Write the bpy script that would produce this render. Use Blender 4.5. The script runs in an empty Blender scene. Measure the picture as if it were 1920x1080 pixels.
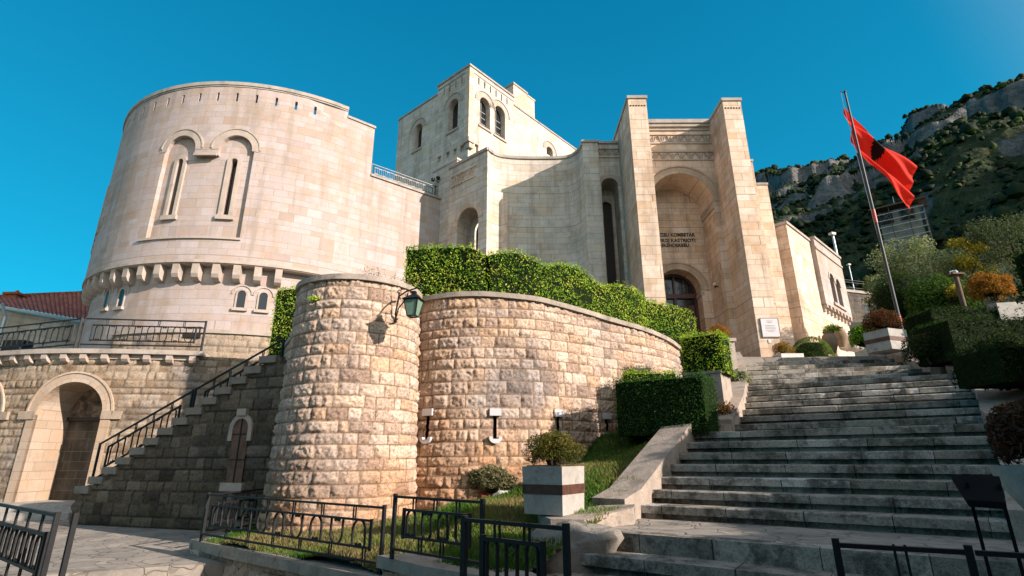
import bpy, math, random
import numpy as np
from mathutils import Vector, Matrix
from mathutils.geometry import tessellate_polygon
random.seed(7); RNG = np.random.default_rng(7)
C = bpy.context.scene.collection
sc = bpy.context.scene

# ------------------------------------------------------------------ camera
F, HOR = 985.0, 860.0                      # focal length and horizon row, in pixels of a 1920 px wide picture
PITCH = math.atan((HOR - 540) / F); ROLL = math.radians(0.25)
cam = bpy.data.objects.new("camera", bpy.data.cameras.new("camera")); C.objects.link(cam)
cam.data.sensor_width = 36; cam.data.lens = 36 * F / 1920
cam.data.clip_start = 0.05; cam.data.clip_end = 20000
_r, _f, _u = Vector((1, 0, 0)), Vector((0, math.cos(PITCH), math.sin(PITCH))), Vector((0, -math.sin(PITCH), math.cos(PITCH)))
_c, _s = math.cos(ROLL), math.sin(ROLL)
_R = _c * _r - _s * _u; _U = _s * _r + _c * _u
cam.matrix_world = Matrix(((_R.x, _U.x, -_f.x, 0), (_R.y, _U.y, -_f.y, 0), (_R.z, _U.z, -_f.z, 0), (0, 0, 0, 1)))
sc.camera = cam

# ------------------------------------------------------------------ light
SUN = Vector((1.72, -1.0, 0.87)).normalized()
w = bpy.data.worlds.new("World"); sc.world = w; w.use_nodes = True
nt = w.node_tree; nt.nodes.clear()
sky = nt.nodes.new("ShaderNodeTexSky"); sky.sky_type = 'NISHITA'; sky.sun_disc = False
sky.sun_elevation = math.asin(SUN.z); sky.sun_rotation = math.atan2(SUN.x, SUN.y)
sky.altitude = 600; sky.air_density = 1.0; sky.dust_density = 0.3; sky.ozone_density = 2.0
tint = nt.nodes.new("ShaderNodeMix"); tint.data_type = 'RGBA'; tint.blend_type = 'MULTIPLY'
tint.inputs[0].default_value = 1.0; tint.inputs[7].default_value = (0.03, 1.0, 1.06, 1)
bg = nt.nodes.new("ShaderNodeBackground"); bg.inputs[1].default_value = 0.132
wo = nt.nodes.new("ShaderNodeOutputWorld")
nt.links.new(sky.outputs[0], tint.inputs[6]); # warm glow added to the sky mostly behind the viewpoint, to lift the shade
tc = nt.nodes.new("ShaderNodeTexCoord"); dt = nt.nodes.new("ShaderNodeVectorMath"); dt.operation = 'DOT_PRODUCT'; dt.inputs[1].default_value = Vector((0.62, -0.76, 0.18)).normalized()
mr = nt.nodes.new("ShaderNodeMapRange"); mr.interpolation_type = 'SMOOTHSTEP'; mr.inputs[1].default_value = 0.0; mr.inputs[2].default_value = 0.75
sky_fill = nt.nodes.new("ShaderNodeMix"); sky_fill.data_type = 'RGBA'; sky_fill.blend_type = 'ADD'; sky_fill.inputs[7].default_value = (4.9, 3.65, 2.65, 1)
nt.links.new(tc.outputs['Generated'], dt.inputs[0]); nt.links.new(dt.outputs['Value'], mr.inputs[0]); nt.links.new(mr.outputs[0], sky_fill.inputs[0]); even = nt.nodes.new("ShaderNodeMix"); even.data_type = 'RGBA'; even.inputs[0].default_value = 0.72; even.inputs[7].default_value = (.004, 1.02, 1.98, 1)
zs = nt.nodes.new("ShaderNodeSeparateXYZ"); tc0 = nt.nodes.new("ShaderNodeTexCoord"); zr_ = nt.nodes.new("ShaderNodeMapRange"); zr_.inputs[1].default_value = 0.12; zr_.inputs[2].default_value = 0.85
zg = nt.nodes.new("ShaderNodeMix"); zg.data_type = 'RGBA'; zg.inputs[6].default_value = (.06, 1.42, 2.35, 1); zg.inputs[7].default_value = (.0, .66, 1.45, 1)
nt.links.new(tc0.outputs['Generated'], zs.inputs[0]); nt.links.new(zs.outputs[2], zr_.inputs[0]); nt.links.new(zr_.outputs[0], zg.inputs[0]); nt.links.new(zg.outputs[2], even.inputs[7])
nt.links.new(tint.outputs[2], even.inputs[6]); nt.links.new(even.outputs[2], sky_fill.inputs[6])
nt.links.new(sky_fill.outputs[2], bg.inputs[0]); nt.links.new(bg.outputs[0], wo.inputs[0])
sl = bpy.data.lights.new("sun", 'SUN'); sl.energy = 5.0; sl.angle = math.radians(0.5); sl.color = (1.0, 0.84, 0.74)
so = bpy.data.objects.new("sun", sl); C.objects.link(so)
so.rotation_euler = SUN.to_track_quat('Z', 'Y').to_euler()
sc.view_settings.view_transform = 'Standard'; sc.view_settings.look = 'None'
sc.view_settings.exposure = 0.88; sc.view_settings.gamma = 1.0
sc.cycles.max_bounces = 6; sc.cycles.diffuse_bounces = 4

# ------------------------------------------------------------------ measuring: where the sight line of a point meets a plane of the place
def ray(px, py):
    a, b = px - 960, 540 - py
    a, b = _c * a + _s * b, -_s * a + _c * b
    return Vector((a, F * math.cos(PITCH) - b * math.sin(PITCH), F * math.sin(PITCH) + b * math.cos(PITCH)))
def aY(px, py, Y): d = ray(px, py); return d * (Y / d.y)
def aZ(px, py, Z): d = ray(px, py); return d * (Z / d.z)
def aP(px, py, o, t):                       # vertical plane through o along t
    d = ray(px, py); n = (t[1], -t[0])
    return d * ((o[0] * n[0] + o[1] * n[1]) / (d.x * n[0] + d.y * n[1]))
def aC(px, py, c, R):                       # vertical cylinder -> angle, z
    d = ray(px, py); a = d.x**2 + d.y**2; b = -2 * (d.x * c[0] + d.y * c[1]); k = c[0]**2 + c[1]**2 - R * R
    t = (-b - math.sqrt(max(b * b - 4 * a * k, 0))) / (2 * a); P = d * t
    return math.atan2(P.y - c[1], P.x - c[0]), P.z

# ------------------------------------------------------------------ numpy noise
def _hash(ix, iy, iz):
    h = (ix.astype(np.int64) * 374761393 + iy.astype(np.int64) * 668265263 + iz.astype(np.int64) * 2147483647) & 0x7fffffff
    h = ((h ^ (h >> 13)) * 1274126177) & 0x7fffffff
    return ((h ^ (h >> 16)) & 0xffff) / 65535.0
def vnoise(x, y, z=0.0):
    x = np.asarray(x, float); y = np.asarray(y, float); z = np.zeros_like(x) + z
    ix, iy, iz = np.floor(x), np.floor(y), np.floor(z)
    fx, fy, fz = x - ix, y - iy, z - iz
    fx, fy, fz = [t * t * (3 - 2 * t) for t in (fx, fy, fz)]
    r = 0
    for a in (0, 1):
        for b in (0, 1):
            for c in (0, 1):
                r = r + _hash(ix + a, iy + b, iz + c) * (fx if a else 1 - fx) * (fy if b else 1 - fy) * (fz if c else 1 - fz)
    return r
def fbm(x, y, z=0.0, o=4, lac=2.03, g=0.5):
    r, a, t = 0, 1.0, 0
    for i in range(o):
        r = r + a * vnoise(x, y, z + 17.3 * i); t += a; a *= g; x = x * lac; y = y * lac; z = z * lac
    return r / t

# ------------------------------------------------------------------ mesh builder
class MB:
    def __init__(s): s.v = []; s.f = []; s.uv = []; s.m = []; s.mi = 0
    def add(s, vs, fs, uvs=None):
        k = len(s.v); s.v += [tuple(p) for p in vs]
        for i, f in enumerate(fs):
            s.f.append(tuple(k + j for j in f)); s.uv.append(uvs[i] if uvs else None); s.m.append(s.mi)
    def poly(s, pts, uv=None): s.add(pts, [tuple(range(len(pts)))], [uv] if uv else None)
    def box(s, c, size, ang=0.0, taper=1.0):   # c = centre of the base
        x, y, z = size[0] / 2, size[1] / 2, size[2]; ca, sa = math.cos(ang), math.sin(ang)
        vs = []
        for zz, k in ((0, 1.0), (z, taper)):
            for a, b in ((-x, -y), (x, -y), (x, y), (-x, y)):
                a *= k; b *= k
                vs.append((c[0] + a * ca - b * sa, c[1] + a * sa + b * ca, c[2] + zz))
        s.add(vs, [(3, 2, 1, 0), (4, 5, 6, 7), (0, 1, 5, 4), (1, 2, 6, 5), (2, 3, 7, 6), (3, 0, 4, 7)])
    def prism(s, pts, z0, z1):                 # polygon in plan; z0/z1 numbers or lists
        n = len(pts); z0 = z0 if hasattr(z0, '__len__') else [z0] * n; z1 = z1 if hasattr(z1, '__len__') else [z1] * n
        vs = [(p[0], p[1], z0[i]) for i, p in enumerate(pts)] + [(p[0], p[1], z1[i]) for i, p in enumerate(pts)]
        tri = tessellate_polygon([[Vector((p[0], p[1], 0)) for p in pts]])
        fs = [tuple(n + j for j in t) for t in tri] + [tuple(t[::-1]) for t in tri]
        fs += [(i, (i + 1) % n, n + (i + 1) % n, n + i) for i in range(n)]
        s.add(vs, fs)
    def bar(s, a, b, w, h=None, up=(0, 0, 1)):
        a = Vector(a); b = Vector(b); h = h or w; d = (b - a).normalized(); up = Vector(up)
        if abs(d.dot(up)) > 0.95: up = Vector((0.83, -0.56, 0))
        x = d.cross(up).normalized(); y = x.cross(d)
        vs = [p + x * (i * w / 2) + y * (j * h / 2) for p in (a, b) for i, j in ((-1, -1), (1, -1), (1, 1), (-1, 1))]
        s.add(vs, [(3, 2, 1, 0), (4, 5, 6, 7), (0, 1, 5, 4), (1, 2, 6, 5), (2, 3, 7, 6), (3, 0, 4, 7)])
    def tube(s, pts, r, n=8, cap=True):
        pts = [Vector(p) for p in pts]; m = len(pts); r = r if hasattr(r, '__len__') else [r] * m
        vs = []; px = None
        for i, p in enumerate(pts):
            d = (pts[min(i + 1, m - 1)] - pts[max(i - 1, 0)]).normalized()
            x = px if px else (Vector((0, 0, 1)) if abs(d.z) < 0.9 else Vector((1, 0, 0)))
            x = (x - d * x.dot(d)).normalized(); px = x; y = d.cross(x)
            vs += [p + (x * math.cos(2 * math.pi * k / n) + y * math.sin(2 * math.pi * k / n)) * r[i] for k in range(n)]
        fs = [(i * n + k, i * n + (k + 1) % n, (i + 1) * n + (k + 1) % n, (i + 1) * n + k) for i in range(m - 1) for k in range(n)]
        if cap: fs += [tuple(range(n))[::-1], tuple(range((m - 1) * n, m * n))]
        s.add(vs, fs)
    def lathe(s, prof, c, n=20):
        m = len(prof)
        vs = [(c[0] + r * math.cos(2 * math.pi * k / n), c[1] + r * math.sin(2 * math.pi * k / n), c[2] + z) for r, z in prof for k in range(n)]
        fs = [(i * n + k, i * n + (k + 1) % n, (i + 1) * n + (k + 1) % n, (i + 1) * n + k) for i in range(m - 1) for k in range(n)]
        fs += [tuple(range(n))[::-1], tuple(range((m - 1) * n, m * n))]
        s.add(vs, fs)
    def build(s, name, mat, parent=None, smooth=None):
        me = bpy.data.meshes.new(name); me.from_pydata(s.v, [], s.f)
        for mm in (mat if isinstance(mat, (list, tuple)) else [mat]): me.materials.append(mm)
        uvl = me.uv_layers.new(name="UVMap"); co = np.array(s.v, float).reshape(-1, 3)
        me.polygons.foreach_set('material_index', s.m)
        out = np.zeros((len(me.loops), 2), np.float32)
        for p in me.polygons:
            g = s.uv[p.index]; a = p.loop_start
            if g is not None: out[a:a + p.loop_total] = g
            else:
                n = p.normal; q = co[list(p.vertices)]
                if abs(n.z) > 0.75: out[a:a + p.loop_total] = q[:, :2]
                else:
                    L = math.hypot(n.x, n.y); t = (-n.y / L, n.x / L)
                    out[a:a + p.loop_total, 0] = q[:, 0] * t[0] + q[:, 1] * t[1]; out[a:a + p.loop_total, 1] = q[:, 2]
        uvl.data.foreach_set('uv', out.ravel())
        if smooth is not None:
            me.polygons.foreach_set('use_smooth', [True] * len(me.polygons)); me.set_sharp_from_angle(angle=math.radians(smooth))
        return link(name, me, parent)

def link(name, me, parent=None):
    o = bpy.data.objects.new(name, me); C.objects.link(o)
    if parent is not None:
        o.parent = parent
        if parent.type == 'EMPTY': o.matrix_parent_inverse = Matrix.Translation(-parent.location)
    return o
def tag(o, label=None, cat=None, group=None, kind=None):
    for k, v in (('label', label), ('category', cat), ('group', group), ('kind', kind)):
        if v: o[k] = v
    return o
def thing(name, label, cat, loc=(0, 0, 0), group=None):
    o = bpy.data.objects.new(name, None); C.objects.link(o); o.location = loc; o.empty_display_size = 0.2
    return tag(o, label, cat, group)
def copy_tree(o, parent=None):
    c = o.copy(); C.objects.link(c); c.parent = parent
    for ch in list(o.children): copy_tree(ch, c)
    return c
def raw_mesh(name, V, Fc, mat, parent=None, col=None, coldom='FACE', smooth=False):
    V = np.ascontiguousarray(V, np.float32); Fc = np.ascontiguousarray(Fc, np.int32); k = Fc.shape[1]
    me = bpy.data.meshes.new(name); me.vertices.add(len(V)); me.vertices.foreach_set('co', V.ravel())
    me.loops.add(Fc.size); me.loops.foreach_set('vertex_index', Fc.ravel())
    me.polygons.add(len(Fc)); me.polygons.foreach_set('loop_start', np.arange(0, Fc.size, k, dtype=np.int32))
    me.update(calc_edges=True)
    for mm in (mat if isinstance(mat, (list, tuple)) else [mat]): me.materials.append(mm)
    if col is not None:
        at = me.attributes.new('col', 'FLOAT_COLOR', coldom)
        at.data.foreach_set('color', np.c_[col, np.ones(len(col))].astype(np.float32).ravel())
    if smooth: me.polygons.foreach_set('use_smooth', [True] * len(me.polygons))
    me.validate()
    return link(name, me, parent)

# ------------------------------------------------------------------ surfaces that follow a plan line
class Surf:
    def __init__(s, pts, batter=0.0, v0=0.0):
        s.p = np.array([(q[0], q[1]) for q in pts], float)
        d = np.diff(s.p, axis=0); L = np.hypot(d[:, 0], d[:, 1]); s.s = np.r_[0, np.cumsum(L)]; s.L = s.s[-1]
        n = np.c_[d[:, 1], -d[:, 0]] / L[:, None]
        nn = np.r_[n[:1], n[:-1] + n[1:], n[-1:]]; s.n = nn / np.hypot(nn[:, 0], nn[:, 1])[:, None]
        s.b = batter; s.v0 = v0
    def np_at(s, u, v, d):
        x = np.interp(u, s.s, s.p[:, 0]); y = np.interp(u, s.s, s.p[:, 1])
        e0 = (u < 0) * u; e1 = (u > s.L) * (u - s.L)
        nx = np.interp(u, s.s, s.n[:, 0]); ny = np.interp(u, s.s, s.n[:, 1]); k = np.hypot(nx, ny); nx = nx / k; ny = ny / k
        x = x - ny * (e0 + e1); y = y + nx * (e0 + e1)
        dd = d - s.b * (v - s.v0)
        return np.stack([x + nx * dd, y + ny * dd, v + 0 * x], -1)
    def at(s, u, v, d=0.0): return Vector(s.np_at(np.float64(u), np.float64(v), np.float64(d)))
    def u_of(s, P):
        q = np.array([P[0], P[1]]); best = (1e9, 0)
        for i in range(len(s.p) - 1):
            a, b = s.p[i], s.p[i + 1]; t = np.clip(np.dot(q - a, b - a) / np.dot(b - a, b - a), 0, 1); D = np.hypot(*(a + t * (b - a) - q))
            if D < best[0]: best = (D, s.s[i] + t * (s.s[i + 1] - s.s[i]))
        return best[1]
    def hit(s, px, py, d0=0.0):                # where the sight line meets this surface -> (u, v)
        d = ray(px, py); best = None
        for i in range(len(s.p) - 1):
            a, b = s.p[i], s.p[i + 1]; t = b - a; n = np.array([t[1], -t[0]]); den = d.x * n[0] + d.y * n[1]
            if abs(den) < 1e-9: continue
            k = (a @ n) / den; q = np.array([d.x * k, d.y * k]); f = (q - a) @ t / (t @ t)
            if k > 0 and -1e-6 <= f <= 1 + 1e-6 and (best is None or k < best[0]): best = (k, s.s[i] + f * np.hypot(*t), d.z * k)
        if best is None:
            a, b = s.p[-2], s.p[-1]; t = b - a; P = aP(px, py, a, t); return s.s[-2] + ((P.x - a[0]) * t[0] + (P.y - a[1]) * t[1]) / np.hypot(*t), P.z
        return best[1], best[2]
def arc(c, R, a0, a1, n): return [(c[0] + R * math.cos(math.radians(a0 + (a1 - a0) * i / n)), c[1] + R * math.sin(math.radians(a0 + (a1 - a0) * i / n))) for i in range(n + 1)]
def catmull(pts, n=6):
    P = [Vector((p[0], p[1], p[2] if len(p) > 2 else 0)) for p in pts]; P = [2 * P[0] - P[1]] + P + [2 * P[-1] - P[-2]]; out = []
    for i in range(1, len(P) - 2):
        for k in range(n):
            t = k / n; a, b, c, d = P[i - 1:i + 3]
            out.append(0.5 * ((2 * b) + (c - a) * t + (2 * a - 5 * b + 4 * c - d) * t * t + (3 * b - a - 3 * c + d) * t**3))
    return out + [P[-2]]
def _fn(x): return x if callable(x) else (lambda u: x)
def w_grid(mb, S, u0, u1, v0, v1, du=0.4, d=0.0, dv=2.0):
    v0 = _fn(v0); v1 = _fn(v1); n = max(1, int(round((u1 - u0) / du))); us = [u0 + (u1 - u0) * i / n for i in range(n + 1)]
    m = max(1, int(math.ceil((v1(us[0]) - v0(us[0])) / dv)))
    vs = []; uv = []
    for u in us:
        for j in range(m + 1):
            v = v0(u) + (v1(u) - v0(u)) * j / m; vs.append(S.at(u, v, d)); uv.append((u, v))
    fs = [(i * (m + 1) + j, (i + 1) * (m + 1) + j, (i + 1) * (m + 1) + j + 1, i * (m + 1) + j + 1) for i in range(n) for j in range(m)]
    mb.add(vs, fs, [[uv[k] for k in f] for f in fs])
def w_panel(mb, S, outer, holes=(), d=0.0):
    loops = [list(outer)] + [list(h) for h in holes]; flat = [p for l in loops for p in l]
    tri = tessellate_polygon([[Vector((p[0], p[1], 0)) for p in l] for l in loops])
    mb.add([S.at(p[0], p[1], d) for p in flat], [tuple(t) for t in tri], [[flat[k] for k in t] for t in tri])
def rect(u0, u1, v0, v1): return [(u0, v0), (u1, v0), (u1, v1), (u0, v1)]
def arch(uc, r, vb, vs, n=14, k=1.0):
    return [(uc - r, vb)] + [(uc - r * math.cos(math.pi * i / n), vs + k * r * math.sin(math.pi * i / n)) for i in range(n + 1)] + [(uc + r, vb)]
def reveal(mb, S, prof, d0, d1, close=True):
    n = len(prof); L = 0
    for i in range(n if close else n - 1):
        a, b = prof[i], prof[(i + 1) % n]; l = math.hypot(b[0] - a[0], b[1] - a[1])
        hz = abs(b[1] - a[1]) < 0.3 * l
        g = [(L, d0), (L + l, d0), (L + l, d1), (L, d1)] if hz else [(a[0] + d0, a[1]), (a[0] + d0, b[1]), (a[0] + d1, b[1]), (a[0] + d1, a[1])]
        mb.add([S.at(*a, d0), S.at(*b, d0), S.at(*b, d1), S.at(*a, d1)], [(0, 1, 2, 3)], [g]); L += l
def sweep(mb, S, u0, u1, v0, v1, d0, d1, du=0.4, ends=True):
    v0 = _fn(v0); v1 = _fn(v1); n = max(1, int(round((u1 - u0) / du))); us = [u0 + (u1 - u0) * i / n for i in range(n + 1)]
    vs = []; 
    for u in us: vs += [S.at(u, v0(u), d0), S.at(u, v0(u), d1), S.at(u, v1(u), d1), S.at(u, v1(u), d0)]
    fs = []; uv = []
    for i in range(n):
        a, b = us[i], us[i + 1]
        for k in range(4):
            k2 = (k + 1) % 4; fs.append((4 * i + k, 4 * i + 4 + k, 4 * i + 4 + k2, 4 * i + k2))
            w0, w1 = [(d0, d1), (v0(a), v1(a)), (d1, d0), (v1(a), v0(a))][k]; uv.append([(a, w0), (b, w0), (b, w1), (a, w1)])
    if ends: fs += [(0, 1, 2, 3), (4 * n + 3, 4 * n + 2, 4 * n + 1, 4 * n)]; uv += [None, None]
    mb.add(vs, fs, uv)
def arch_ring(mb, S, uc, vs_, r0, r1, d, legs=0.0, n=18, a0=0.0, a1=180.0, dback=0.0):
    pts = []
    if legs > 0: pts.append((uc - r0, vs_ - legs, uc - r1, vs_ - legs))
    for i in range(n + 1):
        t = math.radians(180 - (a0 + (a1 - a0) * i / n)); pts.append((uc + r0 * math.cos(t), vs_ + r0 * math.sin(t), uc + r1 * math.cos(t), vs_ + r1 * math.sin(t)))
    if legs > 0: pts.append((uc + r0, vs_ - legs, uc + r1, vs_ - legs))
    L = 0
    for i in range(len(pts) - 1):
        a, b = pts[i], pts[i + 1]; l = math.hypot(b[2] - a[2], b[3] - a[3])
        q = [S.at(a[0], a[1], d), S.at(b[0], b[1], d), S.at(b[2], b[3], d), S.at(a[2], a[3], d)]
        o = [S.at(a[0], a[1], dback), S.at(b[0], b[1], dback), S.at(b[2], b[3], dback), S.at(a[2], a[3], dback)]
        mb.add(q + o, [(0, 1, 2, 3), (3, 2, 6, 7), (4, 5, 1, 0)] + ([(0, 3, 7, 4)] if i == 0 else []) + ([(1, 5, 6, 2)] if i == len(pts) - 2 else []),
               [[(L, 0), (L + l, 0), (L + l, r1 - r0), (L, r1 - r0)], [(L, .1), (L + l, .1), (L + l, .1 + d), (L, .1 + d)], None] + [None] * ((i == 0) + (i == len(pts) - 2)))
        L += l

# rough hewn masonry as real relief: every block bulges and has its own tone
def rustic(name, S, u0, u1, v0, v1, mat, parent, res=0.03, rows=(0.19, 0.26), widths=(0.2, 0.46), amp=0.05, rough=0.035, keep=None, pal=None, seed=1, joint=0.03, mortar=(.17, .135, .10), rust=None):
    rg = np.random.default_rng(seed)
    v1f = _fn(v1); vtop = max(v1f(u0 + (u1 - u0) * i / 40) for i in range(41))
    nu = int((u1 - u0) / res) + 1; nv = int((vtop - v0) / res) + 1
    us = np.linspace(u0, u1, nu); ts = np.linspace(0, 1, nv)
    Uu, T = np.meshgrid(us, ts, indexing='ij'); V1 = np.array([v1f(u) for u in us])[:, None]
    Vv = np.minimum(v0 + T * (vtop - v0), V1)
    edges = [v0 - rg.uniform(0, 0.15)]
    while edges[-1] < vtop + .3: edges.append(edges[-1] + rg.uniform(*rows))
    edges = np.array(edges); warpV = Vv + 0.03 * (fbm(Uu * 1.3, Vv * 0.3, seed, 2) - .5) * 2 * 0.5
    row = np.clip(np.searchsorted(edges, warpV) - 1, 0, len(edges) - 2)
    dv = np.minimum(warpV - edges[row], edges[row + 1] - warpV)
    du = np.zeros_like(Uu); bid = np.zeros(Uu.shape, int); uw = Uu + 0.025 * (fbm(Uu * 3, Vv * 5, seed + 3, 2) - .5)
    for r in np.unique(row):
        e = [u0 - rg.uniform(.05, .4)]
        while e[-1] < u1 + .5: e.append(e[-1] + rg.uniform(*widths) * (1.35 if rg.random() < .15 else 1))
        e = np.array(e); m = row == r; k = np.clip(np.searchsorted(e, uw[m]) - 1, 0, len(e) - 2)
        du[m] = np.minimum(uw[m] - e[k], e[k + 1] - uw[m]); bid[m] = r * 1000 + k
    de = np.minimum(du, dv) + 0.012 * (fbm(Uu * 22, Vv * 22, seed + 5, 2) - .5)
    s = np.clip(de / (joint + .025), 0, 1); pil = s * s * (3 - 2 * s)
    hb = _hash(bid, bid * 0 + seed, bid * 0)
    nz = fbm(Uu * 7, Vv * 7, hb * 50, 4) - .5; fine = fbm(Uu * 34, Vv * 34, seed, 3) - .5
    D = amp * (pil - 1) * 0.75 + pil * (rough * 1.7 * nz + rough * 1.5 * fine + 0.02 * (hb - .5))
    P = S.np_at(Uu, Vv, D).reshape(-1, 3)
    pal = np.array(pal); hc = _hash(bid, bid * 0 + seed + 9, bid * 0); k = hc * (len(pal) - 1); k0 = np.clip(np.floor(k).astype(int), 0, len(pal) - 2); fr = (k - k0)[..., None]
    col = pal[k0] * (1 - fr) + pal[k0 + 1] * fr
    col = col * (0.8 + 0.4 * fbm(Uu * 5, Vv * 5, seed + 2, 3))[..., None]
    st = np.clip((fbm(Uu * .8, Vv * .8, seed + 8, 4) - .5) * 4, 0, 1)[..., None]
    col = col * (1 - st * .6) + st * .6 * .8 * col.mean(-1, keepdims=True) * np.array([.8, .8, .82])
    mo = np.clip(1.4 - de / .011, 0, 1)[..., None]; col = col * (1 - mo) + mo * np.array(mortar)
    if rust: k_ = np.clip((rust - Vv) / 1.6 + (fbm(Uu * .9, Vv * .9, 77, 3) - .5) * 1.5, 0, .75)[..., None]; col = col * (1 - k_ * np.array([.05, .24, .42]))
    idx = np.arange(nu * nv).reshape(nu, nv)
    Fc = np.stack([idx[:-1, :-1], idx[1:, :-1], idx[1:, 1:], idx[:-1, 1:]], -1)
    ok = (Vv[:-1, 1:] - Vv[:-1, :-1] > 1e-4) | (Vv[1:, 1:] - Vv[1:, :-1] > 1e-4)
    if keep is not None:
        cu = (Uu[:-1, :-1] + Uu[1:, 1:]) / 2; cv = (Vv[:-1, :-1] + Vv[1:, 1:]) / 2; ok &= keep(cu, cv)
    return raw_mesh(name, P, Fc[ok], mat, parent, col.reshape(-1, 3), 'POINT', smooth=True)
# ------------------------------------------------------------------ materials
class N:
    def __init__(s, name):
        s.m = bpy.data.materials.new(name); s.m.use_nodes = True; s.t = s.m.node_tree; s.t.nodes.clear()
        s.out = s.n('OutputMaterial'); s.b = s.n('BsdfPrincipled'); s.l(s.b.outputs[0], s.out.inputs[0])
    def n(s, k, **kw):
        x = s.t.nodes.new('ShaderNode' + k)
        for a, v in kw.items(): setattr(x, a, v)
        return x
    def l(s, a, b): s.t.links.new(a, b)
    def put(s, sock, v):
        if hasattr(v, 'links'): s.l(v, sock)
        else: sock.default_value = v
    def math(s, op, a, b=0.0, c=0.0):
        x = s.n('Math', operation=op); s.put(x.inputs[0], a); s.put(x.inputs[1], b)
        if op in ('MULTIPLY_ADD', 'COMPARE', 'SMOOTH_MIN'): s.put(x.inputs[2], c)
        return x.outputs[0]
    def mix(s, f, a, b, mode='MIX'):
        x = s.n('Mix', data_type='RGBA', blend_type=mode); s.put(x.inputs[0], f)
        for i, v in ((6, a), (7, b)): s.put(x.inputs[i], (*v, 1) if isinstance(v, tuple) and len(v) == 3 else v)
        return x.outputs[2]
    def noise(s, vec, scale, det=4, rough=.55, dim='3D', wv=None):
        x = s.n('TexNoise', noise_dimensions=dim)
        if vec is not None and dim != '1D': s.l(vec, x.inputs['Vector'])
        if wv is not None: s.put(x.inputs['W'], wv)
        x.inputs['Scale'].default_value = scale; x.inputs['Detail'].default_value = det; x.inputs['Roughness'].default_value = rough
        return x.outputs[0]
    def ramp(s, f, stops, mode='LINEAR'):
        x = s.n('ValToRGB'); x.color_ramp.interpolation = mode; e = x.color_ramp.elements
        while len(e) < len(stops): e.new(0.5)
        for i, (p, c) in enumerate(stops):
            e[i].position = p; e[i].color = (*c, 1) if hasattr(c, '__len__') else (c, c, c, 1)
        s.l(f, x.inputs[0]); return x.outputs[0]
    def bump(s, h, strength=.5, dist=.02):
        x = s.n('Bump'); x.inputs['Strength'].default_value = strength; x.inputs['Distance'].default_value = dist; s.l(h, x.inputs['Height']); s.l(x.outputs[0], s.b.inputs['Normal'])
    def col(s, c): s.put(s.b.inputs['Base Color'], (*c, 1) if isinstance(c, tuple) and len(c) == 3 else c)
    def rough(s, r): s.put(s.b.inputs['Roughness'], r)
    def geo(s): return s.n('NewGeometry').outputs['Position']
    def uv(s): return s.n('TexCoord').outputs['UV']

def masonry(name, bw, h, stops, mortar=.007, jit=.55, mcol=(.2, .17, .14), bump=.5, stain=(.42, .27, .14), stain_amt=.5, grime=.35, tool=.5, seed=0.0, soft=.25):
    a = N(name); sp = a.n('SeparateXYZ'); a.l(a.uv(), sp.inputs[0]); pos = a.geo()
    u, v = sp.outputs[0], sp.outputs[1]
    v2 = a.math('ADD', v, a.math('MULTIPLY', a.math('SUBTRACT', a.noise(None, 1.0, 1, dim='1D', wv=a.math('MULTIPLY_ADD', v, 1.9, seed)), .5), h * 1.1))
    row = a.math('FLOOR', a.math('DIVIDE', v2, h))
    cb = a.n('CombineXYZ'); a.l(a.math('MULTIPLY', u, 1 / bw * .9), cb.inputs[0]); a.l(a.math('MULTIPLY', row, 7.37), cb.inputs[1]); cb.inputs[2].default_value = seed
    u2 = a.math('ADD', u, a.math('MULTIPLY', a.math('SUBTRACT', a.noise(cb.outputs[0], 1.0, 1), .5), bw * jit * 2.4))
    c2 = a.n('CombineXYZ'); a.l(u2, c2.inputs[0]); a.l(v2, c2.inputs[1])
    br = a.n('TexBrick'); a.l(c2.outputs[0], br.inputs[0]); br.inputs['Color1'].default_value = (0, 0, 0, 1); br.inputs['Color2'].default_value = (1, 1, 1, 1); br.inputs['Mortar'].default_value = (.5, .5, .5, 1)
    br.inputs['Scale'].default_value = 1; br.inputs['Mortar Size'].default_value = mortar; br.inputs['Mortar Smooth'].default_value = soft; br.inputs['Brick Width'].default_value = bw; br.inputs['Row Height'].default_value = h
    base = a.ramp(br.outputs[0], stops)
    big = a.noise(pos, .55, 5, .6); mid = a.noise(pos, 2.6, 5, .65); fine = a.noise(pos, 28, 4, .7); tooln = a.noise(pos, 75, 3, .8)
    base = a.mix(a.math('MULTIPLY', a.ramp(a.math('MULTIPLY', mid, a.math('ADD', big, .45)), [(.42, 0), (.68, 1)]), stain_amt), base, stain)
    base = a.mix(a.math('MULTIPLY', a.ramp(a.noise(pos, 1.4, 6, .7), [(.5, 0), (.72, 1)]), grime), base, (.16, .155, .14))
    mp = a.n('Mapping'); mp.inputs['Scale'].default_value = (3.2, 3.2, .22); a.l(pos, mp.inputs[0]); base = a.mix(a.math('MULTIPLY', a.ramp(a.math('MULTIPLY', a.noise(mp.outputs[0], 1.0, 4, .6), a.math('ADD', big, .5)), [(.5, 0), (.7, 1)]), .45), base, (.24, .20, .16))
    base = a.mix(.3, base, a.ramp(fine, [(.3, .55), (.7, 1.0)]), 'MULTIPLY')
    base = a.mix(a.math('MULTIPLY', br.outputs[1], .75), base, mcol)
    a.col(base); a.rough(.88); a.b.inputs['Specular IOR Level'].default_value = .25
    hgt = a.math('ADD', a.math('MULTIPLY', br.outputs[1], -1.0), a.math('MULTIPLY', a.math('ADD', a.math('MULTIPLY', fine, .6), a.math('MULTIPLY', tooln, .5)), tool))
    hgt = a.math('ADD', hgt, a.math('MULTIPLY', br.outputs[0], .25))
    a.bump(hgt, bump, .02); return a.m
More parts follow.
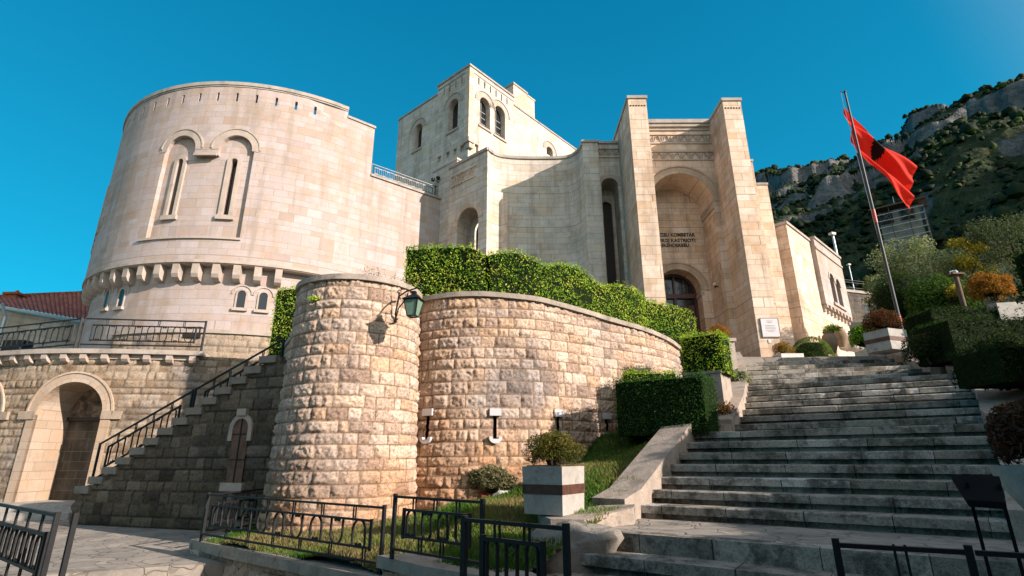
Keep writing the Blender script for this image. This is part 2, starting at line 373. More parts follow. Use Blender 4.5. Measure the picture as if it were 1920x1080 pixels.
def plain_stone(name, c0, c1, scale=3, bump=.4, dark=(.08, .08, .07), dark_amt=.4):
    a = N(name); pos = a.geo(); b = a.mix(a.ramp(a.noise(pos, scale, 5, .65), [(.3, 0), (.7, 1)]), c0, c1)
    b = a.mix(a.math('MULTIPLY', a.ramp(a.noise(pos, scale * .7, 7, .75), [(.52, 0), (.66, 1)]), dark_amt), b, dark)
    f = a.noise(pos, 30, 4, .75); b = a.mix(.35, b, a.ramp(f, [(.3, .5), (.7, 1)]), 'MULTIPLY')
    a.col(b); a.rough(.9); a.b.inputs['Specular IOR Level'].default_value = .2; a.bump(f, bump, .015); return a.m
def attr_stone(name, bump=.6, gain=1.0):
    a = N(name); at = a.n('Attribute'); at.attribute_name = 'col'; pos = a.geo()
    f = a.noise(pos, 34, 5, .75); p = a.ramp(a.noise(pos, 26, 6, .82), [(.37, .12), (.47, 1)])
    b = a.mix(.55, at.outputs[0], a.ramp(f, [(.32, .45), (.62, 1.1)]), 'MULTIPLY'); b = a.mix(.8, b, p, 'MULTIPLY')
    if gain != 1: b = a.mix(1.0, b, (gain, gain, gain), 'MULTIPLY')
    a.col(b); a.rough(.92); a.b.inputs['Specular IOR Level'].default_value = .15
    a.bump(a.math('ADD', f, a.math('MULTIPLY', p, .5)), bump, .02); return a.m
def leafmat(name, trans=.35, rough=.7):
    a = N(name); at = a.n('Attribute'); at.attribute_name = 'col'; a.col(at.outputs[0]); a.rough(rough); a.b.inputs['Specular IOR Level'].default_value = .12
    t = a.n('BsdfTranslucent'); a.l(a.mix(1.0, at.outputs[0], (1.3, 1.35, .5), 'MULTIPLY'), t.inputs[0]); mx = a.n('MixShader'); mx.inputs[0].default_value = trans
    a.l(a.b.outputs[0], mx.inputs[1]); a.l(t.outputs[0], mx.inputs[2]); a.l(mx.outputs[0], a.out.inputs[0]); return a.m
def flat(name, c, rough=.6, metal=0.0, var=.25, scale=8, bump=.15, spec=.4):
    a = N(name); n = a.noise(a.geo(), scale, 5, .6); a.col(a.mix(1.0, c, a.ramp(n, [(.3, 1 - var), (.7, 1 + var * .4)]), 'MULTIPLY'))
    a.rough(rough); a.b.inputs['Metallic'].default_value = metal; a.b.inputs['Specular IOR Level'].default_value = spec; a.bump(n, bump, .01); return a.m

PALE = [(0.0, (0.378, 0.303, 0.278)), (.25, (0.440, 0.378, 0.364)), (.5, (0.406, 0.337, 0.307)), (.72, (0.454, 0.399, 0.392)), (.9, (0.372, 0.289, 0.236)), (1.0, (0.433, 0.372, 0.357))]
WARM = [(0.0, (0.605, 0.449, 0.326)), (.25, (0.713, 0.567, 0.452)), (.5, (0.648, 0.492, 0.362)), (.75, (0.734, 0.599, 0.493)), (1.0, (0.594, 0.417, 0.273))]
M = {}
M['pale'] = masonry('pale_limestone_ashlar', .62, .27, PALE, grime=.26, stain_amt=.45, mcol=(.27, .23, .19))
M['warm'] = masonry('warm_limestone_ashlar', .55, .27, WARM, stain_amt=.55, grime=.3, seed=3.1, mortar=.008)
M['jamb'] = masonry('stained_jamb_ashlar', .5, .27, [(0, (.36, .28, .20)), (.4, (.44, .35, .27)), (.7, (.39, .30, .22)), (1, (.46, .38, .30))], grime=.4, seed=6.6)
M['warmdark'] = masonry('shaded_niche_ashlar', .55, .27, [(0, (.038, .035, .028)), (.5, (.065, .058, .046)), (1, (.048, .043, .034))], grime=.5, stain_amt=.12, seed=4.4)  # ashlar of the arch niche back, its deep shade put into the colour
M['grey'] = masonry('weathered_limestone_ashlar', .7, .25, [(0, (0.493, 0.451, 0.392)), (.4, (0.616, 0.561, 0.488)), (.7, (0.526, 0.440, 0.339)), (1, (0.650, 0.605, 0.541))], grime=.5, stain_amt=.3, seed=8.2)
M['trim'] = plain_stone('pale_dressed_stone', (.47, .40, .345), (.38, .315, .26), 2.2, .35, dark_amt=.3)
M['ring'] = masonry('arch_voussoirs', .28, .6, [(0, (.40, .31, .23)), (.4, (.48, .39, .31)), (.7, (.43, .33, .24)), (1, (.50, .42, .34))], stain_amt=.45, grime=.2, seed=5.5, mortar=.006)
M['cap'] = plain_stone('coping_stone', (.43, .38, .33), (.33, .29, .245), 2.5, .5, dark_amt=.45)
M['rough'] = attr_stone('rough_hewn_limestone')
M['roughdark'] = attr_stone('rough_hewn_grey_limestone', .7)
def _step():
    a = N('weathered_step_slabs'); sp = a.n('SeparateXYZ'); a.l(a.uv(), sp.inputs[0]); pos = a.geo(); row = a.math('FLOOR', a.math('MULTIPLY', sp.outputs[1], .6)); cb = a.n('CombineXYZ'); a.l(a.math('MULTIPLY', sp.outputs[0], 1.1), cb.inputs[0]); a.l(a.math('MULTIPLY', row, 5.71), cb.inputs[1])
    u2 = a.math('ADD', sp.outputs[0], a.math('ADD', a.math('MULTIPLY', a.noise(cb.outputs[0], 1.0, 1), .7), a.math('MULTIPLY', row, .37))); c2 = a.n('CombineXYZ'); a.l(u2, c2.inputs[0]); a.l(sp.outputs[1], c2.inputs[1])
    br = a.n('TexBrick'); a.l(c2.outputs[0], br.inputs[0]); br.offset = .43
    for k, v in (('Color1', (0, 0, 0, 1)), ('Color2', (1, 1, 1, 1)), ('Mortar', (.5, .5, .5, 1)), ('Scale', 1), ('Mortar Size', .006), ('Brick Width', .8), ('Row Height', 1.467), ('Mortar Smooth', .2)): br.inputs[k].default_value = v
    b = a.ramp(br.outputs[0], [(0, (0.208, 0.189, 0.150)), (.2, (0.390, 0.364, 0.312)), (.4, (0.260, 0.234, 0.189)), (.6, (0.442, 0.410, 0.358)), (.8, (0.286, 0.260, 0.215)), (1, (0.546, 0.520, 0.468))])
    n1 = a.noise(pos, 2.4, 8, .72); n2 = a.noise(pos, 9, 6, .75); n3 = a.noise(pos, 42, 4, .8)
    st = a.math('ADD', a.math('MULTIPLY', n1, .75), a.math('MULTIPLY', n2, .35)); b = a.mix(a.math('MULTIPLY', a.ramp(st, [(.50, 0), (.62, 1)]), .8), b, (.028, .028, .022))
    b = a.mix(a.math('MULTIPLY', a.ramp(n2, [(.55, 0), (.7, 1)]), .35), b, (.40, .38, .33)); b = a.mix(.6, b, a.ramp(n3, [(.34, .3), (.55, 1.1)]), 'MULTIPLY'); b = a.mix(a.math('MULTIPLY', br.outputs[1], .9), b, (.02, .018, .014))
    a.col(b); a.rough(.9); a.b.inputs['Specular IOR Level'].default_value = .2; a.bump(a.math('ADD', a.math('MULTIPLY', n3, .6), a.math('MULTIPLY', n2, .6)), .8, .02); return a.m
M['step'] = _step()
M['curb'] = plain_stone('speckled_kerb_stone', (.42, .36, .30), (.27, .23, .19), 4, .8, dark_amt=.6)
M['slab'] = plain_stone('dull_stair_slabs', (.26, .235, .20), (.17, .155, .13), 2.5, .5, dark_amt=.5)
M['rockgrey'] = plain_stone('weathered_natural_rock', (.30, .28, .24), (.16, .15, .13), 2.5, 1.0, dark_amt=.5)
M['conc'] = plain_stone('pale_concrete', (.44, .42, .38), (.30, .285, .26), 3.5, .5, dark_amt=.55)
M['iron'] = flat('dark_wrought_iron', (.010, .011, .012), .55, .0, .3, 20, .1, .25)
M['ironlit'] = flat('grey_iron', (.16, .16, .155), .5, .3, .3, 20, .1)  # paler grey copy of the wrought iron
M['glass'] = flat('dark_window_glass', (.015, .018, .02), .12, 0, .2, 2, .02, .6)
M['void'] = flat('dark_timber_and_void', (.022, .014, .011), .6, 0, .4, 5, .2)  # near-black: darkness of slots and openings held in the colour, also timber
M['door'] = flat('red_brown_door_wood', (.075, .022, .014), .4, 0, .4, 12, .2)
M['oldwood'] = flat('weathered_plank_wood', (.13, .075, .05), .8, 0, .5, 6, .4)
M['brownband'] = flat('brown_painted_band', (.085, .035, .02), .6, 0, .6, 14, .3)
M['white'] = flat('white_painted_stone', (.62, .58, .52), .7, 0, .2, 10, .2)
M['marble'] = flat('white_marble_plaque', (.56, .53, .54), .35, 0, .1, 4, .05)
M['bronze'] = flat('dark_bronze_lettering', (.035, .028, .022), .45, .6, .2, 10, .1)
M['soil'] = flat('dry_garden_soil', (.085, .062, .04), .95, 0, .5, 6, .8, .1)
M['terracotta'] = flat('terracotta', (.30, .09, .045), .8, 0, .3, 8, .3)
M['leaf'] = leafmat('leaves')
M['dry'] = leafmat('dry_leaves', .2, .7)
M['grass'] = leafmat('grass_blades', .3, .6)
M['core'] = flat('dark_foliage_core', (.012, .02, .007), .95, 0, .5, 12, .5, .05)  # solid near-black body filling the inside of hedges and shrubs
M['bark'] = flat('bark', (.07, .052, .038), .95, 0, .5, 9, .8, .1)
M['polegrey'] = flat('dull_grey_pole_paint', (.04, .043, .046), .5, .2, .2, 8, .05)
M['metalgrey'] = flat('grey_painted_steel', (.42, .45, .46), .4, .4, .15, 8, .05)
M['blackplas'] = flat('black_enamel', (.008, .007, .007), .8, .0, .3, 6, .05, .1)
def paving(name, c0, c1, sc_=1.5):
    a = N(name); pos = a.geo(); vo = a.n('TexVoronoi', feature='DISTANCE_TO_EDGE'); 
    wv = a.n('VectorMath', operation='ADD'); a.l(pos, wv.inputs[0]); nn = a.n('TexNoise'); nn.inputs['Scale'].default_value = 1.6; a.l(pos, nn.inputs['Vector']); a.l(nn.outputs['Color'], wv.inputs[1])
    a.l(wv.outputs[0], vo.inputs['Vector']); vo.inputs['Scale'].default_value = sc_
    v2 = a.n('TexVoronoi'); a.l(wv.outputs[0], v2.inputs['Vector']); v2.inputs['Scale'].default_value = sc_
    sp = a.n('SeparateColor'); a.l(v2.outputs['Color'], sp.inputs[0])
    crack = a.ramp(vo.outputs[0], [(.0, 0), (.045, 1)]); b = a.mix(sp.outputs[0], c0, c1)
    b = a.mix(a.math('MULTIPLY', a.ramp(a.noise(pos, 1.3, 6, .7), [(.45, 0), (.68, 1)]), .6), b, (.10, .10, .09))
    b = a.mix(a.math('MAXIMUM', crack, .68), (.035, .03, .025), b); f = a.noise(pos, 26, 4, .7); b = a.mix(.35, b, a.ramp(f, [(.3, .55), (.7, 1)]), 'MULTIPLY')
    a.col(b); a.rough(.85); a.b.inputs['Specular IOR Level'].default_value = .25
    a.bump(a.math('ADD', a.math('MULTIPLY', crack, .8), a.math('MULTIPLY', f, .35)), .6, .02); return a.m
M['paving'] = paving('irregular_flagstones', (.35, .31, .26), (.25, .23, .20), 2.4)
M['plaza'] = paving('plaza_flagstones', (.36, .32, .27), (.26, .23, .2), 1.1)
def _tiles():
    a = N('clay_roof_tiles'); sp = a.n('SeparateXYZ'); a.l(a.uv(), sp.inputs[0]); br = a.n('TexBrick'); a.l(a.uv(), br.inputs[0]); br.offset = 0
    br.inputs['Color1'].default_value = (.24, .06, .035, 1); br.inputs['Color2'].default_value = (.40, .12, .065, 1); br.inputs['Mortar'].default_value = (.02, .01, .008, 1)
    br.inputs['Scale'].default_value = 1; br.inputs['Brick Width'].default_value = .22; br.inputs['Row Height'].default_value = .34; br.inputs['Mortar Size'].default_value = .012
    a.col(a.mix(.6, br.outputs[0], a.ramp(a.noise(a.geo(), 4, 5, .7), [(.3, .4), (.7, 1)]), 'MULTIPLY')); a.rough(.85); a.bump(br.outputs[1], .4, -.02); return a.m
M['tiles'] = _tiles()
def _mural():
    a = N('faded_fresco'); p = a.geo(); n1 = a.noise(p, 2.6, 6, .62); n2 = a.noise(p, 5.5, 5, .6)
    b = a.ramp(n1, [(.32, (.03, .035, .035)), (.45, (.16, .11, .07)), (.52, (.30, .24, .17)), (.6, (.14, .06, .035)), (.7, (.34, .30, .24))])
    a.col(a.mix(.6, b, a.ramp(n2, [(.35, .35), (.65, 1)]), 'MULTIPLY')); a.rough(.8); return a.m
M['mural'] = _mural()
def _flagm():
    a = N('red_flag_cloth'); at = a.n('Attribute'); at.attribute_name = 'col'; a.col(at.outputs[0]); a.rough(.75); a.b.inputs['Specular IOR Level'].default_value = .2
    t = a.n('BsdfTranslucent'); a.l(at.outputs[0], t.inputs[0]); mx = a.n('MixShader'); mx.inputs[0].default_value = .45
    a.l(a.b.outputs[0], mx.inputs[1]); a.l(t.outputs[0], mx.inputs[2]); a.l(mx.outputs[0], a.out.inputs[0]); a.bump(a.noise(a.geo(), 60, 3, .6), .1, .005); return a.m
M['flag'] = _flagm()
def _rock():
    a = N('mountain_rock_and_scrub'); p = a.geo(); ge = a.n('NewGeometry'); sp = a.n('SeparateXYZ'); a.l(ge.outputs['Normal'], sp.inputs[0])
    n1 = a.noise(p, .012, 7, .62); n2 = a.noise(p, .05, 7, .68); n3 = a.noise(p, .25, 6, .7)
    rock = a.ramp(n3, [(.3, (.085, .085, .085)), (.5, (.18, .176, .172)), (.72, (.30, .288, .27))]); rock = a.mix(.7, rock, a.ramp(n2, [(.35, .35), (.6, 1)]), 'MULTIPLY')
    green = a.ramp(n3, [(.3, (.012, .022, .010)), (.5, (.032, .046, .020)), (.72, (.08, .085, .04))])
    f = a.math('ADD', a.math('MULTIPLY', sp.outputs[2], 1.15), a.math('MULTIPLY', a.math('SUBTRACT', n1, .5), 1.5)); f = a.math('ADD', f, a.math('MULTIPLY', a.math('SUBTRACT', n2, .5), .9))
    a.col(a.mix(a.ramp(f, [(.66, 0), (.76, 1)]), rock, green)); a.rough(.95); a.b.inputs['Specular IOR Level'].default_value = .1
    a.bump(a.math('ADD', n2, a.math('MULTIPLY', n3, .5)), 1.0, 6.0); return a.m
M['rock'] = _rock()
def _ground():
    a = N('dry_grass_ground'); p = a.geo(); a.col(a.ramp(a.noise(p, .8, 6, .7), [(.3, (.03, .04, .015)), (.55, (.07, .075, .03)), (.75, (.12, .10, .06))])); a.rough(.95); a.bump(a.noise(p, 5, 5, .7), .6, .05); return a.m
M['ground'] = _ground()
def _lawn():
    a = N('lawn_soil'); p = a.geo(); a.col(a.ramp(a.noise(p, 1.1, 5, .6), [(.35, (.045, .065, .015)), (.55, (.08, .085, .025)), (.7, (.15, .12, .06))])); a.rough(.95); a.bump(a.noise(p, 20, 5, .7), .7, .04); return a.m
M['lawn'] = _lawn()
# ------------------------------------------------------------------ ground and far terrain
mb = MB(); n = 64
mb.add([(0, 0, -1.9)] + [(6000 * math.cos(2 * math.pi * i / n), 6000 * math.sin(2 * math.pi * i / n), -1.9) for i in range(n)], [(0, 1 + i, 1 + (i + 1) % n) for i in range(n)])
tag(mb.build('ground', M['ground']), kind='structure')

# ------------------------------------------------------------------ round tower
TC = (-10.87, 23.2); ZT = 13.45; RT = 6.9
T = thing('round_tower', 'huge round pale limestone tower with a ring of corbels and two tall slit windows', 'tower', (TC[0], TC[1], -1.5))
AX = -51.0                                  # where the straight curtain wall leaves the round
SU = Surf(arc(TC, RT, -215, AX, 82)); U = lambda deg: RT * math.radians(deg + 215)
Zc1, Zc0 = 6.25, 5.72
def zc(u): return Zc1
def cz(px, py, R=RT): a, z = aC(px, py, TC, R); return U(math.degrees(a) if a < 1 else math.degrees(a) - 360), z
body = MB()
slots = [U(-84.2 + 5.72 * k) for k in range(-9, 5)]; sw = .045; zs0, zs1 = 12.62, 12.98
# double window panel: recessed field under two joined hoods
uL, vH1 = cz(340, 275); uR, vH2 = cz(443, 270)
def hz(px, py): return cz(px, py)
ua, _ = cz(313, 345); ub, _ = cz(352, 345); uc_, _ = cz(410, 345); ud, _ = cz(474, 345)
w1, w2 = (uL, .2), (uR + .02, .2)
Rh = .78; gap = uR - uL
zsill = hz(400, 405)[1]; zspr = hz(445, 300)[1]; zled = hz(400, 447)[1]
# recessed field outline: left jamb, arch over window 1, step, arch over window 2, right jamb
f1, f2 = uL, uR
Rf = .56
def field():
    p = [(f1 - Rf - .08, zled + .06)]
    for i in range(11): t = math.pi * (1 - i / 10); p.append((f1 + Rf * math.cos(t) - .08 * (1 - i / 10), zspr + .45 + Rf * math.sin(t)))
    p += [(f1 + Rf, zspr + .18), (f2 - Rf, zspr + .18)]
    for i in range(11): t = math.pi * (1 - i / 10); p.append((f2 + Rf * math.cos(t) + .08 * i / 10, zspr + .45 + Rf * math.sin(t)))
    p += [(f2 + Rf + .08, zled + .06)]
    return p
FD = field(); uf0, uf1 = f1 - Rf - .5, f2 + Rf + .5
z0u = Zc1
def slotrects(a, b): return [rect(s - sw, s + sw, zs0, zs1) for s in slots if a < s - sw and s + sw < b]
cuts = [U(-215)] + [s - .345 for s in slots if s > 0]; cuts.append(U(AX))
cuts = sorted(c for c in cuts if 0 <= c <= U(AX) + .01)
w_grid(body, SU, 0, cuts[1], z0u, ZT - .14, .5)
for a, b in zip(cuts[1:-1], cuts[2:]):
    # upper register with the slots
    hs = slotrects(a, b); w_panel(body, SU, rect(a, b, 12.3, ZT - .14), hs)
    for h in hs: reveal(body, SU, h, 0, -.25)
    inside = b > uf0 and a < uf1
    if not inside: w_grid(body, SU, a, b, z0u, 12.3, .35)
vf1 = 12.3
ins = [c for c in cuts if uf0 - .7 < c < uf1 + .7]; ia, ib = min([c for c, d in zip(cuts[1:-1], cuts[2:]) if d > uf0]), max([d for c, d in zip(cuts[1:-1], cuts[2:]) if c < uf1])
# around the field: cut in narrow columns so the round stays round
def clip_cols(outer_u, prof, v0, v1):
    us = sorted(set([outer_u[0], outer_u[1]] + [p[0] for p in prof] + [outer_u[0] + (outer_u[1] - outer_u[0]) * i / 16 for i in range(17)]))
    us = [u for i, u in enumerate(us) if i == 0 or u - us[i - 1] > 1e-4]
    top = sorted(prof[1:-1], key=lambda p: p[0])
    xs = [p[0] for p in prof]; 
    for a, b in zip(us[:-1], us[1:]):
        m = (a + b) / 2
        if m < min(xs) or m > max(xs): w_grid(body, SU, a, b, v0, v1, 1, dv=9); continue
        def tp(u):
            ys = []
            for p, q in zip(prof[:-1], prof[1:]):
                if min(p[0], q[0]) - 1e-6 <= m <= max(p[0], q[0]) + 1e-6 and abs(q[0] - p[0]) > 1e-6:
                    ys.append(p[1] + (q[1] - p[1]) * (u - p[0]) / (q[0] - p[0]))
            return max(ys) if ys else v0
        w_grid(body, SU, a, b, v0, lambda u: zled + .06, 1, dv=9); w_grid(body, SU, a, b, tp, v1, 1, dv=9)
clip_cols((ia, ib), FD, z0u, vf1)
reveal(body, SU, FD, 0, -.16)
# the recessed field itself, with the two slit openings
def slit(uc): return arch(uc, .115, zsill + .1, zspr, 8)
SR = -.16
mids = [min(p[0] for p in FD), (f1 + f2) / 2, max(p[0] for p in FD)]
for (a, b), uc in zip(((mids[0], mids[1]), (mids[1], mids[2])), (f1, f2)):
    for c, d in ((a, uc - .35), (uc + .35, b)): w_grid(body, SU, c, d, zled, zspr + 1.1, .25, SR, dv=9)
    w_panel(body, SU, rect(uc - .35, uc + .35, zled, zspr + 1.1), [slit(uc)], SR); reveal(body, SU, slit(uc), SR, SR - .22)
w_grid(body, SU, U(-215), U(AX), -1.5, Zc1, .5, -.35)
body.build('drum', M['pale'], T, 25)
top = MB(); sweep(top, SU, 0, U(AX), ZT - .14, ZT, -.5, .05, .4); sweep(top, SU, 0, U(AX), ZT - .2, ZT - .14, -.3, .02, .4)
top.build('parapet_coping', M['cap'], T, 25)
md = MB(); md.prism([(TC[0] + (RT - .3) * math.cos(t), TC[1] + (RT - .3) * math.sin(t)) for t in np.radians(np.linspace(-215, AX - 2, 40))], 12.2, 12.25); md.build('roof_deck', M['cap'], T)
tr = MB(); sweep(tr, SU, f1 - Rf - .35, f2 + Rf + .12, zled - .02, zled + .06, -.02, .06, .3); tr.build('string_course', M['trim'], T)
for uc in (f1, f2):
    wd = MB(); arch_ring(wd, SU, uc, zspr, .115, .24, SR + .07, legs=zspr - zsill - .1, n=10, dback=SR); sweep(wd, SU, uc - .3, uc + .3, zsill - .06, zsill + .1, SR, SR + .1, .3)
    wo_ = wd.build('window', M['trim'], T)
    g = MB(); w_panel(g, SU, slit(uc), (), SR - .2); g.build('pane', M['glass'], wo_)
    hd = MB(); arch_ring(hd, SU, uc, zspr + .45, Rf, Rf + .24, .012, n=16, a0=-4, a1=184); arch_ring(hd, SU, uc, zspr + .45, Rf + .238, Rf + .285, .035, n=16, a0=0 if uc == f2 else 6, a1=180); hd.build('hood_mould', M['trim'], T)
tr = MB(); sweep(tr, SU, f1 + Rf + .02, f2 - Rf - .02, zspr + .12, zspr + .22, 0, .07, .2); tr.build('impost', M['trim'], T)
# corbels
for k in range(-11, 5):
    u = U(-86.9 + 5.42 * k)
    if u > U(-57): continue
    c = MB(); hw = .112
    prof = [(-.02, Zc1 + .0), (-.02, Zc0 + .16), (-.08, Zc0 + .04), (-.18, Zc0 - .03), (-.35, Zc0 - .05), (-.35, Zc1)]
    vs = [S_ for uu in (u - hw, u + hw) for S_ in [SU.at(uu, q[1], q[0]) for q in prof]]
    m = len(prof); c.add(vs, [tuple(range(m)), tuple(range(2 * m - 1, m - 1, -1))] + [(i, (i + 1) % m, m + (i + 1) % m, m + i) for i in range(m)])
    c.build('corbel', M['trim'], T)
c = MB(); sweep(c, SU, 0, U(AX), Zc1 - .03, Zc1 + .002, -.36, -.012, .4); c.build('soffit', M['trim'], T)
c = MB(); sweep(c, SU, 0, U(-54), Zc1, Zc1 + .1, -.1, .03, .4); c.build('corbel_table', M['trim'], T)
# small windows below the corbels
SL = Surf(arc(TC, RT - .35, -215, -55, 70))
def lowwin(px, pyt, pyb, hw):
    a, zt = aC(px, pyt, TC, RT - .35); _, zb = aC(px, pyb, TC, RT - .35); d = math.degrees(a); d = d if d < 0 else d - 360; u = (RT - .35) * math.radians(d + 215)
    f = MB(); arch_ring(f, SL, u, zt - hw, hw, hw + .05, .035, legs=zt - hw - zb, n=10); o = f.build('window', M['trim'], T); g = MB(); sweep(g, SL, u - hw - .1, u + hw + .1, zb - .1, zb, -.02, .09, .2); g.build('sill', M['trim'], o); g = MB(); arch_ring(g, SL, u, zt - hw, hw + .16, hw + .2, .03, n=10); g.build('hood_mould', M['trim'], o); g = MB(); w_panel(g, SL, arch(u, hw, zb, zt - hw, 8), (), .006); g.build('pane', M['glass'], o)
for q in ((455, 545, 578, .13), (495.5, 549, 582, .13), (205, 545, 577, .13), (232, 542, 575, .13)): lowwin(*q)
# the rough stone drum the tower stands on
SB = Surf(arc(TC, RT - .2, -110, -48, 40))
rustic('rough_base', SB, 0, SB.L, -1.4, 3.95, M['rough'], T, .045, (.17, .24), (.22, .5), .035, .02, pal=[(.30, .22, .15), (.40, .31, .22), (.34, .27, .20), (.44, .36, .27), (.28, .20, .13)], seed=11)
c = MB(); sweep(c, SB, 0, SB.L, 3.9, 4.02, -.3, .06, .4); c.build('plinth_coping', M['cap'], T)
# relief on the shaded flank: a sculpted frieze of upright figures, in bare outline
fig = [(-.16, 0), (-.12, .45), (-.17, .62), (-.13, .78), (-.05, .82), (-.07, .93), (0, 1.0), (.07, .93), (.05, .82), (.14, .77), (.2, .95), (.24, .92), (.17, .66), (.11, .5), (.15, 0)]
for k in range(10):
    u = U(-158 + 2.9 * k); h = 1.5 + .9 * math.sin(k * .7) ** 2; zb = 6.9 + .16 * k; pr = [(u + x * 1.1, zb + h * y) for x, y in fig]; dd = .02 + .012 * (k % 3)
    rl = MB(); w_panel(rl, SU, pr, (), dd); reveal(rl, SU, pr, dd, -.02); rl.build('relief_figure', M['pale'], T)

# ------------------------------------------------------------------ curtain wall
TX = (TC[0] + RT * math.cos(math.radians(AX)), TC[1] + RT * math.sin(math.radians(AX))); TD = (-math.sin(math.radians(AX)), math.cos(math.radians(AX)))
CW = thing('curtain_wall', 'long smooth pale limestone wall running from the round tower to the buttress', 'wall', (TX[0], TX[1], 3))
SC = Surf([TX, (TX[0] + TD[0] * 5.2, TX[1] + TD[1] * 5.2)])
b = MB(); uE, vE = SC.hit(703, 240); vP = SC.hit(640, 212)[1]; vQ = SC.hit(760, 348)[1]
w_grid(b, SC, .0, uE, 2, vP - .1, .5); w_grid(b, SC, uE, SC.L, 2, vQ - .1, .5)
b.add([SC.at(uE, vQ - .1, 0), SC.at(uE, vQ - .1, -.6), SC.at(uE, vP, -.6), SC.at(uE, vP, 0)], [(0, 1, 2, 3)])
b.add([SC.at(.0, vP - .1, 0), SC.at(.0, vP - .1, -.6), SC.at(.0, ZT - .14, -.6), SC.at(.0, ZT - .14, 0)], [(0, 1, 2, 3)])
b.add([SC.at(0, vQ - .1, 0), SC.at(SC.L, vQ - .1, 0), SC.at(SC.L, vQ - .1, -5), SC.at(0, vQ - .1, -5)], [(0, 1, 2, 3)])
b.build('wall_face', M['pale'], CW)
b = MB(); sweep(b, SC, .003, uE + .03, vP - .1, vP, -.6, .05); sweep(b, SC, uE, SC.L, vQ - .1, vQ, -.6, .06); b.build('coping', M['cap'], CW)

# ------------------------------------------------------------------ railing panels of flat iron with hoops
def railing(label, A, B, h, group=None, nh=8, fr=(0.0, .2, .66, .85), mat='iron', cat='railing', name='iron_railing', inset=.06, r=.018, ties=4, posts=(1, 1), hoops=True, lean=None):
    A = Vector(A); B = Vector(B); t = thing(name, label, cat, A, group); up = Vector((0, 0, 1)); D = (B - A); L = D.length; d = D.normalized(); m = M[mat]
    P = lambda s, f: A + D * s + up * (h * (1 - f))
    for k, s in enumerate((0, 1)):
        if posts[k]:
            q = MB(); q.bar(A + D * s, A + D * s + up * (h + .03), r * 2.2); q.build('post', m, t)
    for f in (fr[0], fr[3]):
        q = MB(); q.bar(P(0, f), P(1, f), r * 2, r * 1.5); q.build('rail', m, t)
    i0, i1 = inset / L * 2, 1 - inset / L * 2
    for f in (fr[1], fr[2]):
        q = MB(); q.bar(P(i0, f), P(i1, f), r * 2, r * 1.5); q.build('rail', m, t)
    for s in (i0, i1): q = MB(); q.bar(P(s, fr[1] - .03), P(s, fr[2] + .04), r * 1.8); q.build('stile', m, t)
    for k in range(ties):
        s = i0 + (i1 - i0) * (k + .5) / ties; s2 = s + .35 / ties * (i1 - i0)
        for e in (-.022, .022):
            q = MB(); q.bar(P(s, fr[0] - .02) + d * e, P(s, fr[1] + .02) + d * e, r * .8); q.build('tie_bar', m, t)
            q = MB(); q.bar(P(s2, fr[2] - .02) + d * e, P(s2, fr[3] + .03) + d * e, r * .8); q.build('tie_bar', m, t)
    if hoops:
        for k in range(nh):
            s = i0 + (i1 - i0) * (k + .5) / nh; hw = .27 * L * (i1 - i0) / nh; hh = h * (fr[2] - fr[1]); q = MB(); pts = []
            rr = min(hw, hh * .45); inv = k % 2
            prof = [(-hw, 0)] + [(-hw * math.cos(math.pi * j / 10), hh - rr + rr * math.sin(math.pi * j / 10)) for j in range(11)] + [(hw, 0)]
            base = P(s, fr[2])
            for x, z in prof:
                zz = hh - z if inv else z; pts.append(base + d * x + up * (zz + D.z / L * 0) )
            nrm = Vector((-d.y, d.x, 0)).normalized()
            for a, b_ in zip(pts[:-1], pts[1:]): q.bar(a, b_, .03, r * .6, up=nrm.cross(b_ - a).normalized() if (b_ - a).length > 0 else up)
            zc_ = hh * (.93 if inv else .07)
            for x in (-.03, .03): q.tube([base + d * x + up * zc_ + nrm * .01, base + d * x + up * zc_ - nrm * .01], .022, 8)
            q.build('hoop', m, t)
    return t

a_, b_ = SC.at(uE + .12, vQ, -.25), SC.at(SC.L - .1, vQ, -.25)
mid_ = a_ + (b_ - a_) * .78
railing('light grey iron railing along the top of the curtain wall', a_, mid_, .62, 'railings on the curtain wall', 16, mat='ironlit', ties=9, r=.014)
railing('short dark iron railing at the right end of the curtain wall top', mid_, b_, .62, 'railings on the curtain wall', 4, ties=3, r=.016)

# ------------------------------------------------------------------ square keep
KC = aY(881.5, 120, 24.0); KZ = KC.z; dR = (.664, .748); dL = (-.754, .657); KL = 20.36
K = thing('square_keep', 'tall square pale limestone keep with arched windows and a stepped parapet', 'tower', (KC.x, KC.y, 3))
SRt = Surf([(KC.x, KC.y), (KC.x + dR[0] * 10.4, KC.y + dR[1] * 10.4)])
SLf = Surf([(KC.x + dL[0] * 6.35, KC.y + dL[1] * 6.35), (KC.x, KC.y)]); LL = SLf.L
b = MB()
def win(S, px0, px1, pyt, pyb, hr=None):
    (u0, v0), (u1, v1) = S.hit(px0, (pyt + pyb) / 2), S.hit(px1, (pyt + pyb) / 2); uc = (u0 + u1) / 2; r = abs(u1 - u0) / 2
    vt = S.hit((px0 + px1) / 2, pyt)[1]; vb = S.hit((px0 + px1) / 2, pyb)[1]; return uc, r, vb, vt - r
uh = SLf.hit(821.4, 165)[0]; ur = SRt.hit(963, 178)[0]
wl = [win(SLf, 840.5, 858.5, 187, 244), win(SLf, 776, 790.5, 234, 280)]
wr = [win(SRt, 899.5, 919, 184, 240), win(SRt, 927.5, 947, 200, 258), win(SRt, 1025, 1036.5, 276, 292)]
def slotrow(S, a, b_, n, zt): return [rect(a + (b_ - a) * i / (n - 1) - .05, a + (b_ - a) * i / (n - 1) + .05, zt - .95, zt - .5) for i in range(n)]
sll = slotrow(SLf, uh + .55, LL - .65, 4, KZ); slr = slotrow(SRt, .7, ur - .6, 6, KZ)
pk = []
